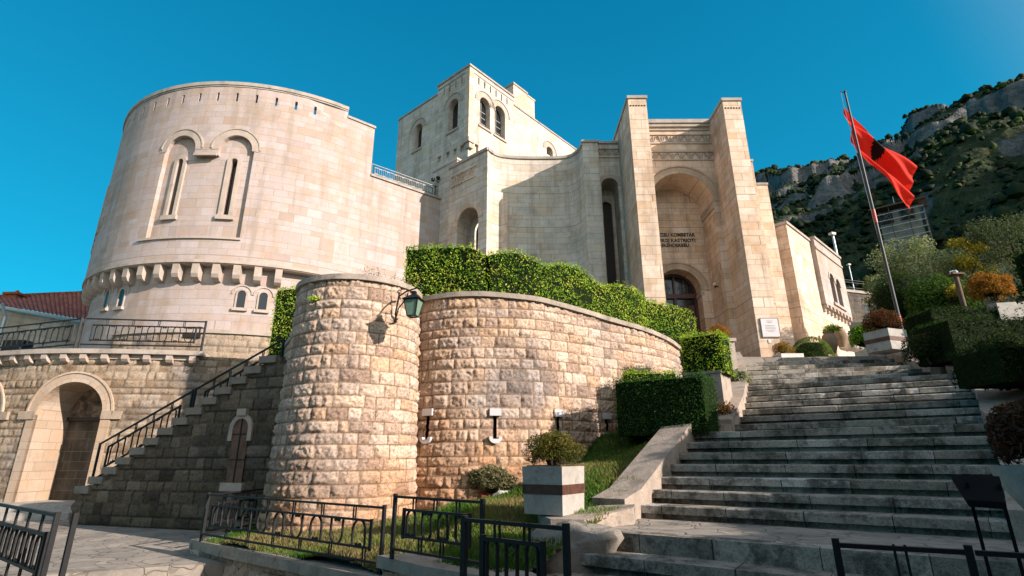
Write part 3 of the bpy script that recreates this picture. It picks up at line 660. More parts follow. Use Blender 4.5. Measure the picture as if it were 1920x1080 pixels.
for q in ((820.5, 827, 291, 306), (836, 843, 283, 298), (849.6, 856, 277, 292), (862, 870, 270, 286)):
    (u0, _), (u1, _) = SLf.hit(q[0], 288), SLf.hit(q[1], 288); pk.append(rect(u0, u1, SLf.hit(q[0], q[3])[1], SLf.hit(q[1], q[2])[1]))
(u0, _), (u1, _) = SRt.hit(890, 280), SRt.hit(897, 280); pkr = [rect(u0, u1, SRt.hit(893, 288)[1], SRt.hit(893, 270)[1])]
archs = lambda L_: [arch(*q) for q in L_]
w_panel(b, SLf, [(0, 3), (LL, 3), (LL, KZ - .12), (uh, KZ - .12), (uh, KL - .1), (0, KL - .1)], archs(wl) + sll + pk)
w_panel(b, SRt, [(0, 3), (10.4, 3), (10.4, KL - .1), (ur, KL - .1), (ur, KZ - .12), (0, KZ - .12)], archs(wr) + slr + pkr)
for S, L_, dd in ((SLf, archs(wl), -.4), (SRt, archs(wr), -.4), (SLf, sll, -.2), (SRt, slr, -.2), (SLf, pk, -.15), (SRt, pkr, -.15)):
    for h in L_: reveal(b, S, h, 0, dd)
for S, L_ in ((SLf, pk), (SRt, pkr), (SLf, sll), (SRt, slr)):
    for h in L_: w_panel(b, S, h, (), -.15 if L_ in (pk, pkr) else -.2)
bk = [(KC.x + dL[0] * 6.35, KC.y + dL[1] * 6.35), (KC.x + dL[0] * 6.35 + dR[0] * 10.4, KC.y + dL[1] * 6.35 + dR[1] * 10.4), (KC.x + dR[0] * 10.4, KC.y + dR[1] * 10.4)]
for p, q in zip(bk[:-1], bk[1:]): b.add([(*p, 3), (*q, 3), (*q, KL - .1), (*p, KL - .1)], [(0, 1, 2, 3)])
b.add([(KC.x, KC.y, KL - .3)] + [(*p, KL - .3) for p in bk], [(0, 1, 2, 3)])
# inner faces of the raised parapet corner
pa = SLf.at(uh, 0, 0); pb = SRt.at(ur, 0, 0)
for S, u0, u1 in ((SLf, uh, LL - .35), (SRt, .35, ur)): w_grid(b, S, u0, u1, KL - .3, KZ - .12, 9, -.35)
for S, u0 in ((SLf, uh), (SRt, ur)): b.add([S.at(u0, KL - .3, 0), S.at(u0, KL - .3, -.35), S.at(u0, KZ - .12, -.35), S.at(u0, KZ - .12, 0)], [(0, 1, 2, 3)])
b.build('walls', M['grey'], K)
b = MB(); sweep(b, SLf, uh - .04, LL + .06, KZ - .12, KZ, -.37, .06, 9); sweep(b, SRt, -.06, ur + .04, KZ - .122, KZ - .002, -.37, .06, 9)
sweep(b, SLf, -.05, uh, KL - .1, KL, -.4, .05, 9); sweep(b, SRt, ur, 10.45, KL - .1, KL, -.4, .05, 9)
sweep(b, SLf, uh, LL + .03, KZ - .42, KZ - .34, -.02, .03, 9); sweep(b, SRt, -.03, ur, KZ - .422, KZ - .342, -.02, .03, 9); b.build('coping', M['cap'], K)
b = MB(); b.bar(SRt.at(0, SRt.hit(879, 268)[1] + .2, 0), SRt.at(0, KZ - .45, 0), .34, .34, up=(dR[0], dR[1], 0)); b.build('corner_pilaster', M['warm'], K)
b = MB(); z_ = SRt.hit(879, 268)[1]; b.box((KC.x + .03, KC.y, z_ - .05), (.42, .42, .26), math.radians(48)); b.box((KC.x + .06, KC.y + .03, z_ - .35), (.3, .3, .3), math.radians(48)); b.build('corbel', M['trim'], K)
for S, L_ in ((SLf, wl), (SRt, wr)):
    for k, (uc, r, vb, vs) in enumerate(L_):
        f = MB(); arch_ring(f, S, uc, vs, r + .02, r + .34, .012, n=14); 
        o = f.build('window', M['trim'], K); g = MB(); arch_ring(g, S, uc, vs, r + .34, r + .40, .05, n=14); g.build('hood_mould', M['trim'], o); g = MB()
        if vs - vb > .8: sweep(g, S, uc - r - .1, uc + r + .1, vb - .12, vb, -.02, .07, 9); g.build('sill', M['trim'], o); g = MB(); w_panel(g, S, arch(uc, r, vb, vs), (), -.36); g.build('pane', M['glass'], o)
        if S is SRt and k < 2:
            g = MB()
            for fr_ in (.3, .55, .8): sweep(g, S, uc - r, uc + r, vb + (vs - vb) * fr_ - .03, vb + (vs - vb) * fr_ + .03, -.36, -.33, 9)
            sweep(g, S, uc - .03, uc + .03, vb, vs + r * .95, -.36, -.335, 9); g.build('glazing_bar', M['ironlit'], o)
c = MB(); e0 = SRt.hit(964, 165)[0]; e1 = SRt.hit(989, 180)[0]; zt = SRt.hit(976, 163)[1]
sweep(c, SRt, e0, e1, KL, zt - .12, -1.0, -.05, 9); ch = c.build('chimney_block', M['warm'], K); c = MB(); sweep(c, SRt, e0 - .05, e1 + .05, zt - .12, zt, -1.05, 0, 9); c.build('coping', M['cap'], ch)
c = MB(); e2 = SRt.hit(1003, 200)[0]; zt2 = SRt.hit(996, 182)[1]; sweep(c, SRt, e1, e2, KL, zt2 - .1, -1.0, -.04, 9); sweep(c, SRt, e1, e2 + .04, zt2 - .1, zt2, -1.0, 0, 9); c.build('stepped_block', M['warm'], K)
c = MB(); e3 = SRt.hit(935, 145)[0]; sweep(c, SRt, e3, e0, KL, KZ + .45, -3.2, -2.6, 9); c.build('rear_parapet', M['pale'], K)

# ------------------------------------------------------------------ museum entrance hall
YP, YF, YB = 16.2, 17.6, 18.9                # pylon fronts, facade, back of the niche
G = thing('museum_entrance', 'museum entrance hall with two tall plain limestone pylons flanking a deep arched niche', 'building', (6.3, YF, 3))
PZ = 12.55
pl0, pl1 = aY(1177, 182, YP).x, aY(1211, 182, YP).x; pr0, pr1 = aY(1354, 187, YP).x, aY(1388, 187, YP).x
for x0, x1, zt in ((pl0, pl1, PZ + .12), (pr0, pr1, PZ)):
    b = MB(); b.box(((x0 + x1) / 2, (YP + 19.2) / 2, 2.2), (x1 - x0, 19.2 - YP, zt - 2.2 - .12)); o = b.build('pylon', M['warm'], G)
    b = MB(); b.box(((x0 + x1) / 2, (YP + 19.2) / 2, zt - .12), (x1 - x0 + .08, 19.2 - YP + .08, .12)); b.build('pylon_cap', M['cap'], o)
    for k in range(6): b = MB(); b.box((x0 + .08 + (x1 - x0 - .16) * k / 5, YP - .004, zt - .45), (.05, .02, .05)); b.build('vent_hole', M['iron'], o)
b = MB(); x_ = aY(1411, 303, 17.0).x; z_ = aY(1411, 303, 17.0).z; b.box(((pr1 + x_) / 2, 17.9, 2.2), (x_ - pr1 - .004, 1.8, z_ - 2.2)); x2 = aY(1439, 347, 17.4).x; z2 = aY(1430, 347, 17.4).z
b.box(((x_ + x2) / 2, 18.2, 2.2), (x2 - x_ - .004, 1.6, z2 - 2.2)); b.build('stepped_buttress', M['warm'], G)
b = MB(); b.box(((pr1 + x_) / 2 + .02, 17.9, z_), (x_ - pr1, 1.86, .09)); b.box(((x_ + x2) / 2 + .02, 18.2, z2), (x2 - x_, 1.66, .09)); b.build('buttress_cap', M['cap'], G)
SF = Surf([(pl1, YF), (pr0, YF)]); SN = Surf([(pl1 - .3, YB), (pr0 + .3, YB)])
ar = (pr0 - pl1) / 2; cR = 1.17; cU = ar
zsp = 9.08; cT = PZ - .12
b = MB(); w_panel(b, SF, rect(0, SF.L, 2.2, cT), [arch(cU, cR, 2.2 + .01, zsp)]); reveal(b, SF, arch(cU, cR, 2.21, zsp, 24), 0, -(YB - YF), close=False)
dc = cU + .3 - .03; dr = .84; dsp = 6.02
w_panel(b, SN, rect(0, SN.L, 2.2, 11.0), [arch(dc, dr, 2.21, dsp)]); reveal(b, SN, arch(dc, dr, 2.21, dsp, 20), 0, -.62, close=False)
b.add([(pl1, YF, cT), (pr0, YF, cT), (pr0, YF + 3, cT), (pl1, YF + 3, cT)], [(0, 1, 2, 3)])
b.build('facade', M['warm'], G, 30)
b = MB(); arch_ring(b, SF, cU, zsp, cR, cR + .26, .02, n=24); arch_ring(b, SF, cU, zsp, cR + .26, cR + .32, .06, n=24); b.build('arch_ring', M['ring'], G)
b = MB(); arch_ring(b, SN, dc, dsp, dr, dr + .24, .03, n=20); arch_ring(b, SN, dc, dsp, dr + .24, dr + .29, .06, n=20); b.build('arch_ring', M['ring'], G)
b = MB(); b.box((pl1 + cU + cR + .02, (YF + YB) / 2, zsp - .28), (.12, YB - YF - .02, .2)); b.box((pl1 + cU + cR + .02 + .02, (YF + YB) / 2, zsp - .08), (.2, YB - YF - .02, .08))
b.build('impost', M['trim'], G); b = MB(); b.box((pl1 + cU - cR - .02, (YF + YB) / 2, zsp - .28), (.12, YB - YF - .02, .28)); b.build('impost', M['trim'], G)
b = MB(); b.box((pl1 - .3 + dc + dr + .03, YB + .3, dsp - .2), (.14, .62, .14)); b.build('impost', M['trim'], G); b = MB(); b.box((pl1 - .3 + dc - dr - .03, YB + .3, dsp - .2), (.14, .62, .14)); b.build('impost', M['trim'], G)
b = MB(); sweep(b, SF, .003, SF.L - .003, cT, cT + .16, -1.5, .12, 9); sweep(b, SF, .003, SF.L - .003, cT - .14, cT - .004, -.02, .07, 9); sweep(b, SF, .003, SF.L - .003, cT - .30, cT - .24, -.02, .05, 9); b.build('cornice', M['cap'], G)
# two carved bands of upright leaves
def leafband(S, u0, u1, v0, v1, n, par, mat):
    b = MB(); wd = (u1 - u0) / n
    for k in range(n):
        c = u0 + wd * (k + .5); h = v1 - v0
        for sgn in (-1, 0, 1):
            top = (c + sgn * wd * .40, v1 - (.02 if sgn else .05) * 1.0); bot = (c + sgn * wd * .10, v0 + .02)
            P0 = [(bot[0] - .02, bot[1]), (bot[0] + .02, bot[1]), ((top[0] + bot[0]) / 2 + wd * .13, (top[1] + bot[1]) / 2 + h * .1), (top[0] + sgn * .03, top[1]), ((top[0] + bot[0]) / 2 - wd * .13, (top[1] + bot[1]) / 2 + h * .1)]
            ctr = (sum(p[0] for p in P0) / 5, sum(p[1] for p in P0) / 5)
            vs = [S.at(p[0], p[1], 0) for p in P0] + [S.at(ctr[0], ctr[1], .05), S.at(top[0], top[1] - .03, .075)]
            b.add(vs, [(0, 1, 5), (1, 2, 5), (2, 3, 6, 5), (3, 4, 5, 6), (4, 0, 5)])
    sweep(b, S, u0, u1, v0 - .05, v0, -.02, .04, 9); sweep(b, S, u0, u1, v1, v1 + .04, -.02, .045, 9)
    b.build('carved_leaf_band', mat, par)
z1 = aY(1275, 268, YF).z; z2_ = aY(1275, 254, YF).z; leafband(SF, .01, SF.L - .01, z1, z2_, 8, G, M['trim'])
z1 = aY(1280, 299, YF).z; z2_ = aY(1280, 286, YF).z; leafband(SF, .01, SF.L - .01, z1, z2_, 8, G, M['trim'])
# lettering
def text(body, size, loc, mat, parent, name='lettering', rot=(math.pi / 2, 0, 0), ext=.012, width=None):
    cu = bpy.data.curves.new(name, 'FONT'); cu.body = body; cu.size = size; cu.align_x = 'CENTER'; cu.extrude = ext; cu.resolution_u = 3; cu.offset = size * .012
    o = bpy.data.objects.new(name, cu); C.objects.link(o); bpy.context.view_layer.update()
    me = bpy.data.meshes.new_from_object(o.evaluated_get(bpy.context.evaluated_depsgraph_get())); bpy.data.objects.remove(o)
    co = np.array([v.co[:] for v in me.vertices]); 
    if width: co[:, 0] *= width / (co[:, 0].max() - co[:, 0].min())
    R_ = np.array(Matrix.Rotation(rot[2], 3, 'Z') @ Matrix.Rotation(rot[0], 3, 'X')); co = co @ R_.T + np.array(loc)
    me.vertices.foreach_set('co', co.astype(np.float32).ravel()); me.materials.clear(); me.materials.append(mat); me.update(); return link(name, me, parent)
tx = pl1 + cU
for body, y, wd in (('MUZEU KOMBETAR', 443.5, 1.6), ('GJERGJ KASTRIOTI', 454, 1.6), ('SKENDERBEU', 463, 1.06)):
    text(body, .2, (tx, YB - .012, aY(1280, y, YB).z), M['bronze'], G, width=wd)
# door
dx = pl1 - .3 + dc; SD = Surf([(dx - 1, YB + .6), (dx + 1, YB + .6)])
b = MB(); arch_ring(b, SD, 1.0, dsp, dr - .1, dr + .05, .06, legs=dsp - 3.0, n=18); sweep(b, SD, .15, 1.85, dsp - .16, dsp + .02, -.02, .08, 9); sweep(b, SD, .95, 1.05, 3.0, dsp - .16, -.02, .06, 9); sweep(b, SD, .97, 1.03, dsp, dsp + dr - .08, -.02, .05, 9)
dro = b.build('door', M['door'], G)
b = MB(); w_panel(b, SD, arch(1.0, dr, 3.0, dsp), (), -.03); b.build('pane', M['glass'], dro)
b = MB()
for cx, cz_ in ((.62, dsp + .28), (1.38, dsp + .28)):
    for k in range(6):
        a = k * math.pi / 3; b.tube([SD.at(cx, cz_, .02), SD.at(cx + .14 * math.cos(a), cz_ + .14 * math.sin(a), .02)], .012, 5)
        b.tube([SD.at(cx + .17 * math.cos(a) + .06 * math.cos(t), cz_ + .17 * math.sin(a) + .06 * math.sin(t), .02) for t in np.linspace(0, 6.28, 9)], .008, 4)
    b.tube([SD.at(cx, dsp + .03, .02), SD.at(cx, dsp + .58, .02)], .012, 5)
b.build('fanlight_grille', M['ironlit'], dro)
for x in (.3, .6, 1.3, 1.6):
    for z in (3.9, 4.6, 5.3): b = MB(); sweep(b, SD, x - .12, x + .12, z - .28, z + .28, -.01, .025, 9); b.build('panel', M['door'], dro)
# marble tablet on the pylon
b = MB(); x0 = aY(1424, 597, YP).x; x1 = aY(1457, 597, YP).x; zt = aY(1440, 597, YP).z; zb = aY(1440, 632, YP).z; xc = (x0 + x1) / 2
b.box((xc, YP - .02, zb), (x1 - x0, .04, zt - zb)); pq = b.build('marble_tablet', M['marble'], G)
b = MB()
for k, (wd_) in enumerate((.2, .16, 0, .3, .34, .32, .3, .2)):
    if wd_: b.box((xc, YP - .0415, zt - .1 - .05 * k), (wd_, .004, .012))
b.build('engraved_line', M['ironlit'], pq)
b = MB()
for z in (zb, zt): b.bar((x0, YP - .03, z), (x1, YP - .03, z), .03)
for x in (x0, x1): b.bar((x, YP - .03, zb), (x, YP - .03, zt), .03)
b.build('tablet_frame', M['cap'], pq)
b = MB(); b.box((aY(1443, 640, YP).x, YP - .01, aY(1443, 643, YP).z), (.09, .02, .11)); b.build('notice', M['white'], G)
# lamp / camera on the niche wall
lp = thing('wall_floodlight', 'small white globe lamp on a dark arm inside the entrance niche', 'lamp', (pl1 + cU + cR, 18.4, 6.6))
p0 = Vector((pl1 + cU + cR, 18.2, aY(1338, 538, 18.2).z)); b = MB(); b.tube([p0, p0 + Vector((-.14, -.08, .02))], .022, 6); b.tube([p0 + Vector((-.14, -.08, -.06)), p0 + Vector((-.14, -.08, .03))], .03, 8); b.build('arm', M['iron'], lp)
b = MB(); b.lathe([(.02, -.05), (.055, -.03), (.065, 0), (.05, .04), (.02, .06)], p0 + Vector((-.17, -.11, .06)), 10); b.build('globe', M['white'], lp, 60)

# ------------------------------------------------------------------ curved wing of the entrance hall, with buttress and tall recess
W = thing('concave_wing', 'concave pale limestone wing wall between the left pylon and the arched buttress', 'building', (1, 19, 3))
ZW = 11.9
pts = [aZ(x, y, ZW) for x, y in ((914.2, 276.5), (922, 283.5), (936, 289.6), (963, 293), (1000, 294), (1041, 293.7), (1068, 290.8), (1083, 281), (1091.7, 267.3))]
path = catmull(pts, 5); SV = Surf(path)
b = MB(); w_grid(b, SV, 0, SV.L, 2.2, ZW - .12, .15, dv=9); b.build('curved_wall', M['grey'], W, 40)
b = MB(); sweep(b, SV, 0, SV.L, ZW - .12, ZW, -.35, .05, .15); b.build('coping', M['cap'], W, 40)
YQ = path[-1].y; q0 = path[-1].x; q1 = aY(1121, 268, YQ).x
b = MB(); b.box(((q0 + q1) / 2, YQ + .9, 2.2), (q1 - q0, 1.8, ZW - 2.32 + .12)); b.build('pilaster', M['grey'], W)
b = MB(); b.box(((q0 + q1) / 2, YQ + .85, ZW + .0), (q1 - q0 + .08, 1.8, .1)); b.build('pilaster_cap', M['cap'], W)
YR = YQ + .28; SRc = Surf([(q1, YR), (pl0 + .02, YR)]); rr = .33; rc = SRc.L * .47
zr = aY(1144, 334, YR).z - rr
b = MB(); zt = aY(1140, 270, YR).z; w_panel(b, SRc, rect(0, SRc.L, 2.2, zt), [arch(rc, rr, 2.21, zr)]); reveal(b, SRc, arch(rc, rr, 2.21, zr), 0, -.9, close=False)
S2 = Surf([(q1 - .2, YR + .9), (pl0 + .4, YR + .9)]); zr2 = aY(1136, 378, YR + .9).z - .24
w_panel(b, S2, rect(0, S2.L, 2.2, zr + rr + .3), [arch(rc + .17, .24, 2.21, zr2)]); reveal(b, S2, arch(rc + .17, .24, 2.21, zr2), 0, -.15, close=False)
b.add([(q1, YR, zt), (pl0, YR, zt), (pl0, YR + 2, zt), (q1, YR + 2, zt)], [(0, 1, 2, 3)]); b.build('recess_wall', M['grey'], W, 30)
b = MB(); w_panel(b, S2, arch(rc + .17, .25, 2.2, zr2), (), -.14); b.build('tall_window', M['void'], W)
b = MB(); arch_ring(b, SRc, rc, zr, rr, rr + .17, .02, n=14); b.build('arch_ring', M['trim'], W); b = MB(); sweep(b, SRc, 0, SRc.L, zt, zt + .1, -.5, .06, 9); b.build('coping', M['cap'], W)
leafband(SRc, .02, SRc.L - .02, aY(1140, 294, YR).z, aY(1140, 280, YR).z, 3, W, M['grey'])
# buttress with the small arched doorway, running back to the left
p0 = path[0]; dF = (-.75, .66); FL = 2.25
SFn = Surf([(p0.x + dF[0] * FL, p0.y + dF[1] * FL), (p0.x, p0.y)]); au, av = SFn.hit(885, 390)
(w0, _), (w1, _) = SFn.hit(857, 430), SFn.hit(896.5, 430); ac = (w0 + w1) / 2; ar_ = (w1 - w0) / 2; at_ = SFn.hit(878, 390)[1]
z0_, z1_ = SFn.hit(857, 310)[1], ZW
b = MB(); w_panel(b, SFn, [(0, 2), (FL, 2), (FL, ZW - .12), (0, ZW - .12)], [arch(ac, ar_, 2.01, at_ - ar_)]); reveal(b, SFn, arch(ac, ar_, 2.01, at_ - ar_), 0, -.75, close=False)
Sn2 = Surf([tuple(SFn.at(-.5, 0, -.75)[:2]), tuple(SFn.at(FL + .4, 0, -.75)[:2])]); w_panel(b, Sn2, rect(0, Sn2.L, 2, at_ + .3), [arch(ac + .5 + .08, ar_ * .72, 2.01, at_ - ar_ - .1)])
e = SFn.at(0, 0, 0); b.add([SFn.at(0, 2, 0), SFn.at(0, ZW - .12, 0), SFn.at(0, ZW - .12, -1.2), SFn.at(0, 2, -1.2)], [(0, 1, 2, 3)]); b.build('buttress', M['grey'], W, 30)
b = MB(); w_panel(b, Sn2, arch(ac + .58, ar_ * .74, 2, at_ - ar_ - .1), (), -.1); b.build('doorway', M['void'], W)
b = MB(); arch_ring(b, SFn, ac, at_ - ar_, ar_, ar_ + .22, .02, n=14); b.build('arch_ring', M['warm'], W)
b = MB(); sweep(b, SFn, -.03, FL + .02, ZW - .122, ZW - .002, -.35, .06, 9); b.build('coping', M['cap'], W)
leafband(SFn, .15, FL * .72, SFn.hit(880, 335)[1], SFn.hit(880, 318)[1], 5, W, M['warm'])
e = SFn.at(0, 0, -.45); b = MB(); zz = aP(848, 310, (e.x, e.y), dF).z; b.box((e.x - .35, e.y + .6, 2), (.75, 1.6, zz - 2), math.radians(48)); b.box((e.x - .35, e.y + .6, zz), (.83, 1.68, .1), math.radians(48)); b.build('side_block', M['grey'], W)
fl = thing('wall_lamp', 'small dark twin floodlight on the shaded wall left of the arched buttress', 'lamp', aY(817, 338, 21)); b = MB(); p = aY(817, 338, 20.6); b.tube([p, p + Vector((.12, .2, 0))], .02, 6); b.lathe([(.03, 0), (.08, .04), (.09, .14), (.03, .16)], p + Vector((-.12, 0, -.06)), 8); b.lathe([(.03, 0), (.08, .04), (.09, .14), (.03, .16)], p + Vector((.1, 0, .02)), 8); b.build('lamp_head', M['iron'], fl)

# ------------------------------------------------------------------ right wing
WC = aY(1472.7, 415, 17.35); wz = WC.z; wd = (.72, .69); wn = (-.69, .72)
RW = thing('side_wing', 'low pale limestone side wing right of the pylons with a corbelled bay', 'building', (WC.x, WC.y, 3))
SW = Surf([(WC.x, WC.y), (WC.x + wd[0] * 7, WC.y + wd[1] * 7)]); uend = SW.hit(1567.5, 495)[0]; ub = SW.hit(1517, 450)[0]
b = MB(); w_grid(b, SW, 0, uend, 2.5, wz - .1, 1.0, dv=9)
Sg = Surf([(WC.x + wn[0] * 2.2, WC.y + wn[1] * 2.2), (WC.x, WC.y)]); w_grid(b, Sg, 0, Sg.L, 2.5, wz - .1, 9, dv=9)
pe = SW.at(uend, 0, 0); b.add([(pe.x, pe.y, 2.5), (pe.x + wn[0] * 3, pe.y + wn[1] * 3, 2.5), (pe.x + wn[0] * 3, pe.y + wn[1] * 3, wz - .1), (pe.x, pe.y, wz - .1)], [(0, 1, 2, 3)])
b.add([(WC.x, WC.y, wz - .12), (pe.x, pe.y, wz - .12), (pe.x + wn[0] * 3, pe.y + wn[1] * 3, wz - .12), (WC.x + wn[0] * 2.2, WC.y + wn[1] * 2.2, wz - .12)], [(0, 1, 2, 3)])
b.build('walls', M['warm'], RW)
zb = SW.hit(1545, 578)[1] + .12
wns = []
for q in ((1551, 1558, 519, 566), (1560.5, 1568, 528, 572)):
    (u0, _), (u1, _) = SW.hit(q[0], 545), SW.hit(q[1], 545); r_ = (u1 - u0) / 2; wns.append(((u0 + u1) / 2, r_, SW.hit(q[0], q[3])[1], SW.hit((q[0] + q[1]) / 2, q[2])[1] - r_))
b = MB(); w_panel(b, SW, rect(ub, uend + .1, zb, wz), [arch(*q) for q in wns], .16); 
for q in wns: reveal(b, SW, arch(*q), .16, .02)
b.add([SW.at(ub, zb, 0), SW.at(ub, zb, .16), SW.at(ub, wz, .16), SW.at(ub, wz, 0)], [(0, 1, 2, 3)]); b.add([SW.at(ub, zb, 0), SW.at(uend, zb, 0), SW.at(uend, zb, .16), SW.at(ub, zb, .16)], [(0, 1, 2, 3)]); b.build('bay', M['pale'], RW)
for q in wns:
    f = MB(); arch_ring(f, SW, q[0], q[3], q[1], q[1] + .1, .19, n=12, dback=.16); o = f.build('window', M['trim'], RW); g = MB(); sweep(g, SW, q[0] - q[1] - .1, q[0] + q[1] + .1, q[2] - .1, q[2], .15, .22, 9); g.build('sill', M['trim'], o); g = MB(); w_panel(g, SW, arch(*q), (), .03); g.build('pane', M['glass'], o)
for k in range(8):
    u = ub + .12 + (uend - ub - .2) * k / 7; f = MB(); sweep(f, SW, u - .07, u + .07, zb - .28, zb, -.02, .08, 9); sweep(f, SW, u - .07, u + .07, zb - .14, zb, .08, .17, 9); f.build('corbel', M['trim'], RW)
b = MB(); sweep(b, SW, -.04, ub - .003, wz - .1, wz, -.3, .05, 9); sweep(b, SW, ub, uend + .12, wz, wz + .1, -.3, .21, 9); sweep(b, SW, ub, uend + .1, wz - .42, wz - .34, .15, .2, 9); sweep(b, Sg, -.04, Sg.L - .004, wz - .102, wz - .002, -.3, .05, 9); b.build('coping', M['cap'], RW)
# ------------------------------------------------------------------ bastion (rough hewn, two bulging walls)
ZB = 3.12
cylpts = [aZ(x, y, ZB) for x, y in ((560, 527), (600, 518), (650, 514), (700, 517), (740, 526))]
cc = (-2.99, 9.92); cR_ = 1.15
BA = thing('stone_bastion', 'rough hewn stone bastion with two bulging curved walls and pale coping', 'wall', (-1, 10, -1.3))
Scy = Surf(arc(cc, cR_, -200, 32, 46), batter=.035, v0=ZB)
SP = [(0.316, 0.224, 0.166), (0.468, 0.348, 0.268), (0.550, 0.426, 0.333), (0.480, 0.325, 0.215), (0.608, 0.493, 0.397), (0.526, 0.359, 0.236), (0.468, 0.370, 0.301), (0.573, 0.437, 0.333)]
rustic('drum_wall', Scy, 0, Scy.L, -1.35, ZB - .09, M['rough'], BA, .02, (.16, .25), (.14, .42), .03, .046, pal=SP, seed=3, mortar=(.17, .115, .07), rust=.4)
b = MB(); sweep(b, Scy, 0, Scy.L, ZB - .1, ZB, -.42, .05, .12); b.build('coping', M['curb'], BA, 40)
rim = [(779, 563, 3.12), (803, 555.5, 3.12), (840, 549.5, 3.12), (880, 547, 3.12), (928, 548.5, 3.11), (1000, 556, 3.07), (1043, 566, 3.03), (1100, 582, 2.97), (1134, 593, 2.93), (1200, 612, 2.85), (1240, 628, 2.78), (1262, 641, 2.72), (1275, 656, 2.66)]
R3 = [aZ(*q) for q in rim]
start = Vector((R3[0].x - .28, R3[0].y + .42, 3.12)); end = R3[-1] + Vector((.02, .75, -.05)); end2 = R3[-1] + Vector((-.3, 1.7, -.1))
bp = catmull([start] + R3 + [end, end2], 6); Sbw = Surf(bp, batter=.02, v0=3.1)
_us, _zs = Sbw.s, np.array([q.z for q in bp]); ztop = lambda u: float(np.interp(u, _us, _zs))
SLOTS = [(806, 772, 822, 1), (928.5, 772, 821, 1), (1043.5, 774, 816, 0), (1134, 779, 806, 0)]
slot_uv = [(Sbw.hit(a, b)[0], Sbw.hit(a, b)[1] - .07, Sbw.hit(a, c)[1] - .02) for a, b, c, d in SLOTS]
def notslot(u, v):
    r = np.ones(u.shape, bool)
    for us_, vt_, vb_ in slot_uv: r &= ~((np.abs(u - us_) < .032) & (v < vt_) & (v > vb_))
    return r
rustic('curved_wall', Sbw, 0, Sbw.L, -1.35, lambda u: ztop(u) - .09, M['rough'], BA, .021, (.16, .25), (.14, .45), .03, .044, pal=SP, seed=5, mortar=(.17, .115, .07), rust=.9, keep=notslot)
b = MB(); sweep(b, Sbw, 0, Sbw.L, lambda u: ztop(u) - .1, ztop, -.36, .05, .12); b.build('coping', M['curb'], BA, 40)
# side wall closing the bastion to the left, down to the outside stair
SLw = Surf([(-6.3, 14.1), (-5.75, 13.1), (-5.15, 12.1), (-4.5, 11.0), (-4.18, 10.3), (-4.1, 9.8)])
zl_ = lambda u: 2.80
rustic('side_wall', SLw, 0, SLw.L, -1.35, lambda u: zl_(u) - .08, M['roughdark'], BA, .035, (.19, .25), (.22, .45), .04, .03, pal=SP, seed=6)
b = MB(); sweep(b, SLw, 0, SLw.L, lambda u: zl_(u) - .1, zl_, -.4, .04, .2); b.build('coping', M['curb'], BA)
# arrow slits: pale plate, dark slot, rounded spout
def slotpart(px, pyp, pyb, spout):
    u, v = Sbw.hit(px, pyp); d0 = .045
    c = MB(); sweep(c, Sbw, u - .105, u + .105, v - .075, v + .05, -.05, d0, 9); c.build('slot_plate', M['marble'], BA)
    vb = Sbw.hit(px, pyb)[1]
    c = MB(); w_panel(c, Sbw, rect(u - .07, u + .07, vb - .08, v), (), -.14); c.build('arrow_slot', M['void'], BA)
    if spout:
        c = MB(); q = [(-.115 * math.cos(t), vb - .10 * math.sin(t)) for t in np.linspace(0, math.pi, 9)]; q = [(-.115, vb + .02)] + q + [(.115, vb + .02), (.06, vb + .02), (.05, vb - .02), (-.05, vb - .02), (-.06, vb + .02)]
        w_panel(c, Sbw, [(u + x, z) for x, z in q], (), d0 + .02); reveal(c, Sbw, [(u + x, z) for x, z in q], d0 + .02, -.05); c.build('spout', M['marble'], BA)
for q in SLOTS: slotpart(*q)
# earth inside the bastion
b = MB(); inner = [(Sbw.at(u, 0, -.3).x, Sbw.at(u, 0, -.3).y) for u in np.linspace(.6, Sbw.L, 30)]; zin = [ztop(u) - .12 for u in np.linspace(.6, Sbw.L, 30)]
b.prism(inner + [(4.6, 16.5), (-2.5, 17.5), (-4.5, 13.5), (-3.2, 11.2)], -1, zin + [2.8, 3.0, 2.7, 2.95]); tag(b.build('bastion_earth', M['soil']), kind='structure')
b = MB(); b.prism(arc(cc, cR_ - .25, -200, 150, 30), 2.5, ZB - .09); tag(b.build('bastion_soil', M['soil']), kind='structure')

# ------------------------------------------------------------------ main staircase
RISE = .163
ZL = -.74                                     # flagstone landing at the foot
L0 = aZ(1198.9, 946.2, -.577); z1 = L0.z
Lp = {}; Rp = {}
dN = Vector((.829, -.559, 0)); dLft = Vector((.645, .765, 0))
def cross(L, px, z):                           # end of a nosing line on the sight column px
    k = (px - 960) / 1.0; w_ = 3.4
    for _ in range(30):
        P = L + dN * w_; q = proj_x(P); w_ += (px - q) / 260
    return L + dN * w_
def proj_x(P):
    X, Y = P.x, P.y; zc_ = Y * math.cos(PITCH) + P.z * math.sin(PITCH); return 960 + F * X / zc_
for i in range(1, 8):
    L = L0 + dLft * (.335 * (i - 1)); L.z = z1 + RISE * (i - 1); Lp[i] = L
for i, px in zip(range(1, 8), (1893, 1886, 1880, 1874, 1868, 1861, 1854)): R_ = cross(Lp[i], px, 0); R_.z = Lp[i].z; Rp[i] = R_
z7 = Lp[7].z
UL = [(3.98, 9.72), (4.22, 10.1), (4.46, 10.48), (4.69, 10.87), (4.91, 11.27), (5.11, 11.66), (5.29, 12.0), (5.46, 12.31), (5.62, 12.63), (5.76, 12.96), (5.88, 13.28), (5.98, 13.59), (6.06, 13.9)]
UR = [(6.82, 7.85), (7.2, 8.27), (7.58, 8.7), (7.88, 9.08), (8.15, 9.44), (8.4, 9.8), (8.64, 10.18), (8.82, 11.1), (9.08, 11.66), (9.3, 12.2), (9.48, 12.7), (9.62, 13.16), (9.74, 13.6)]
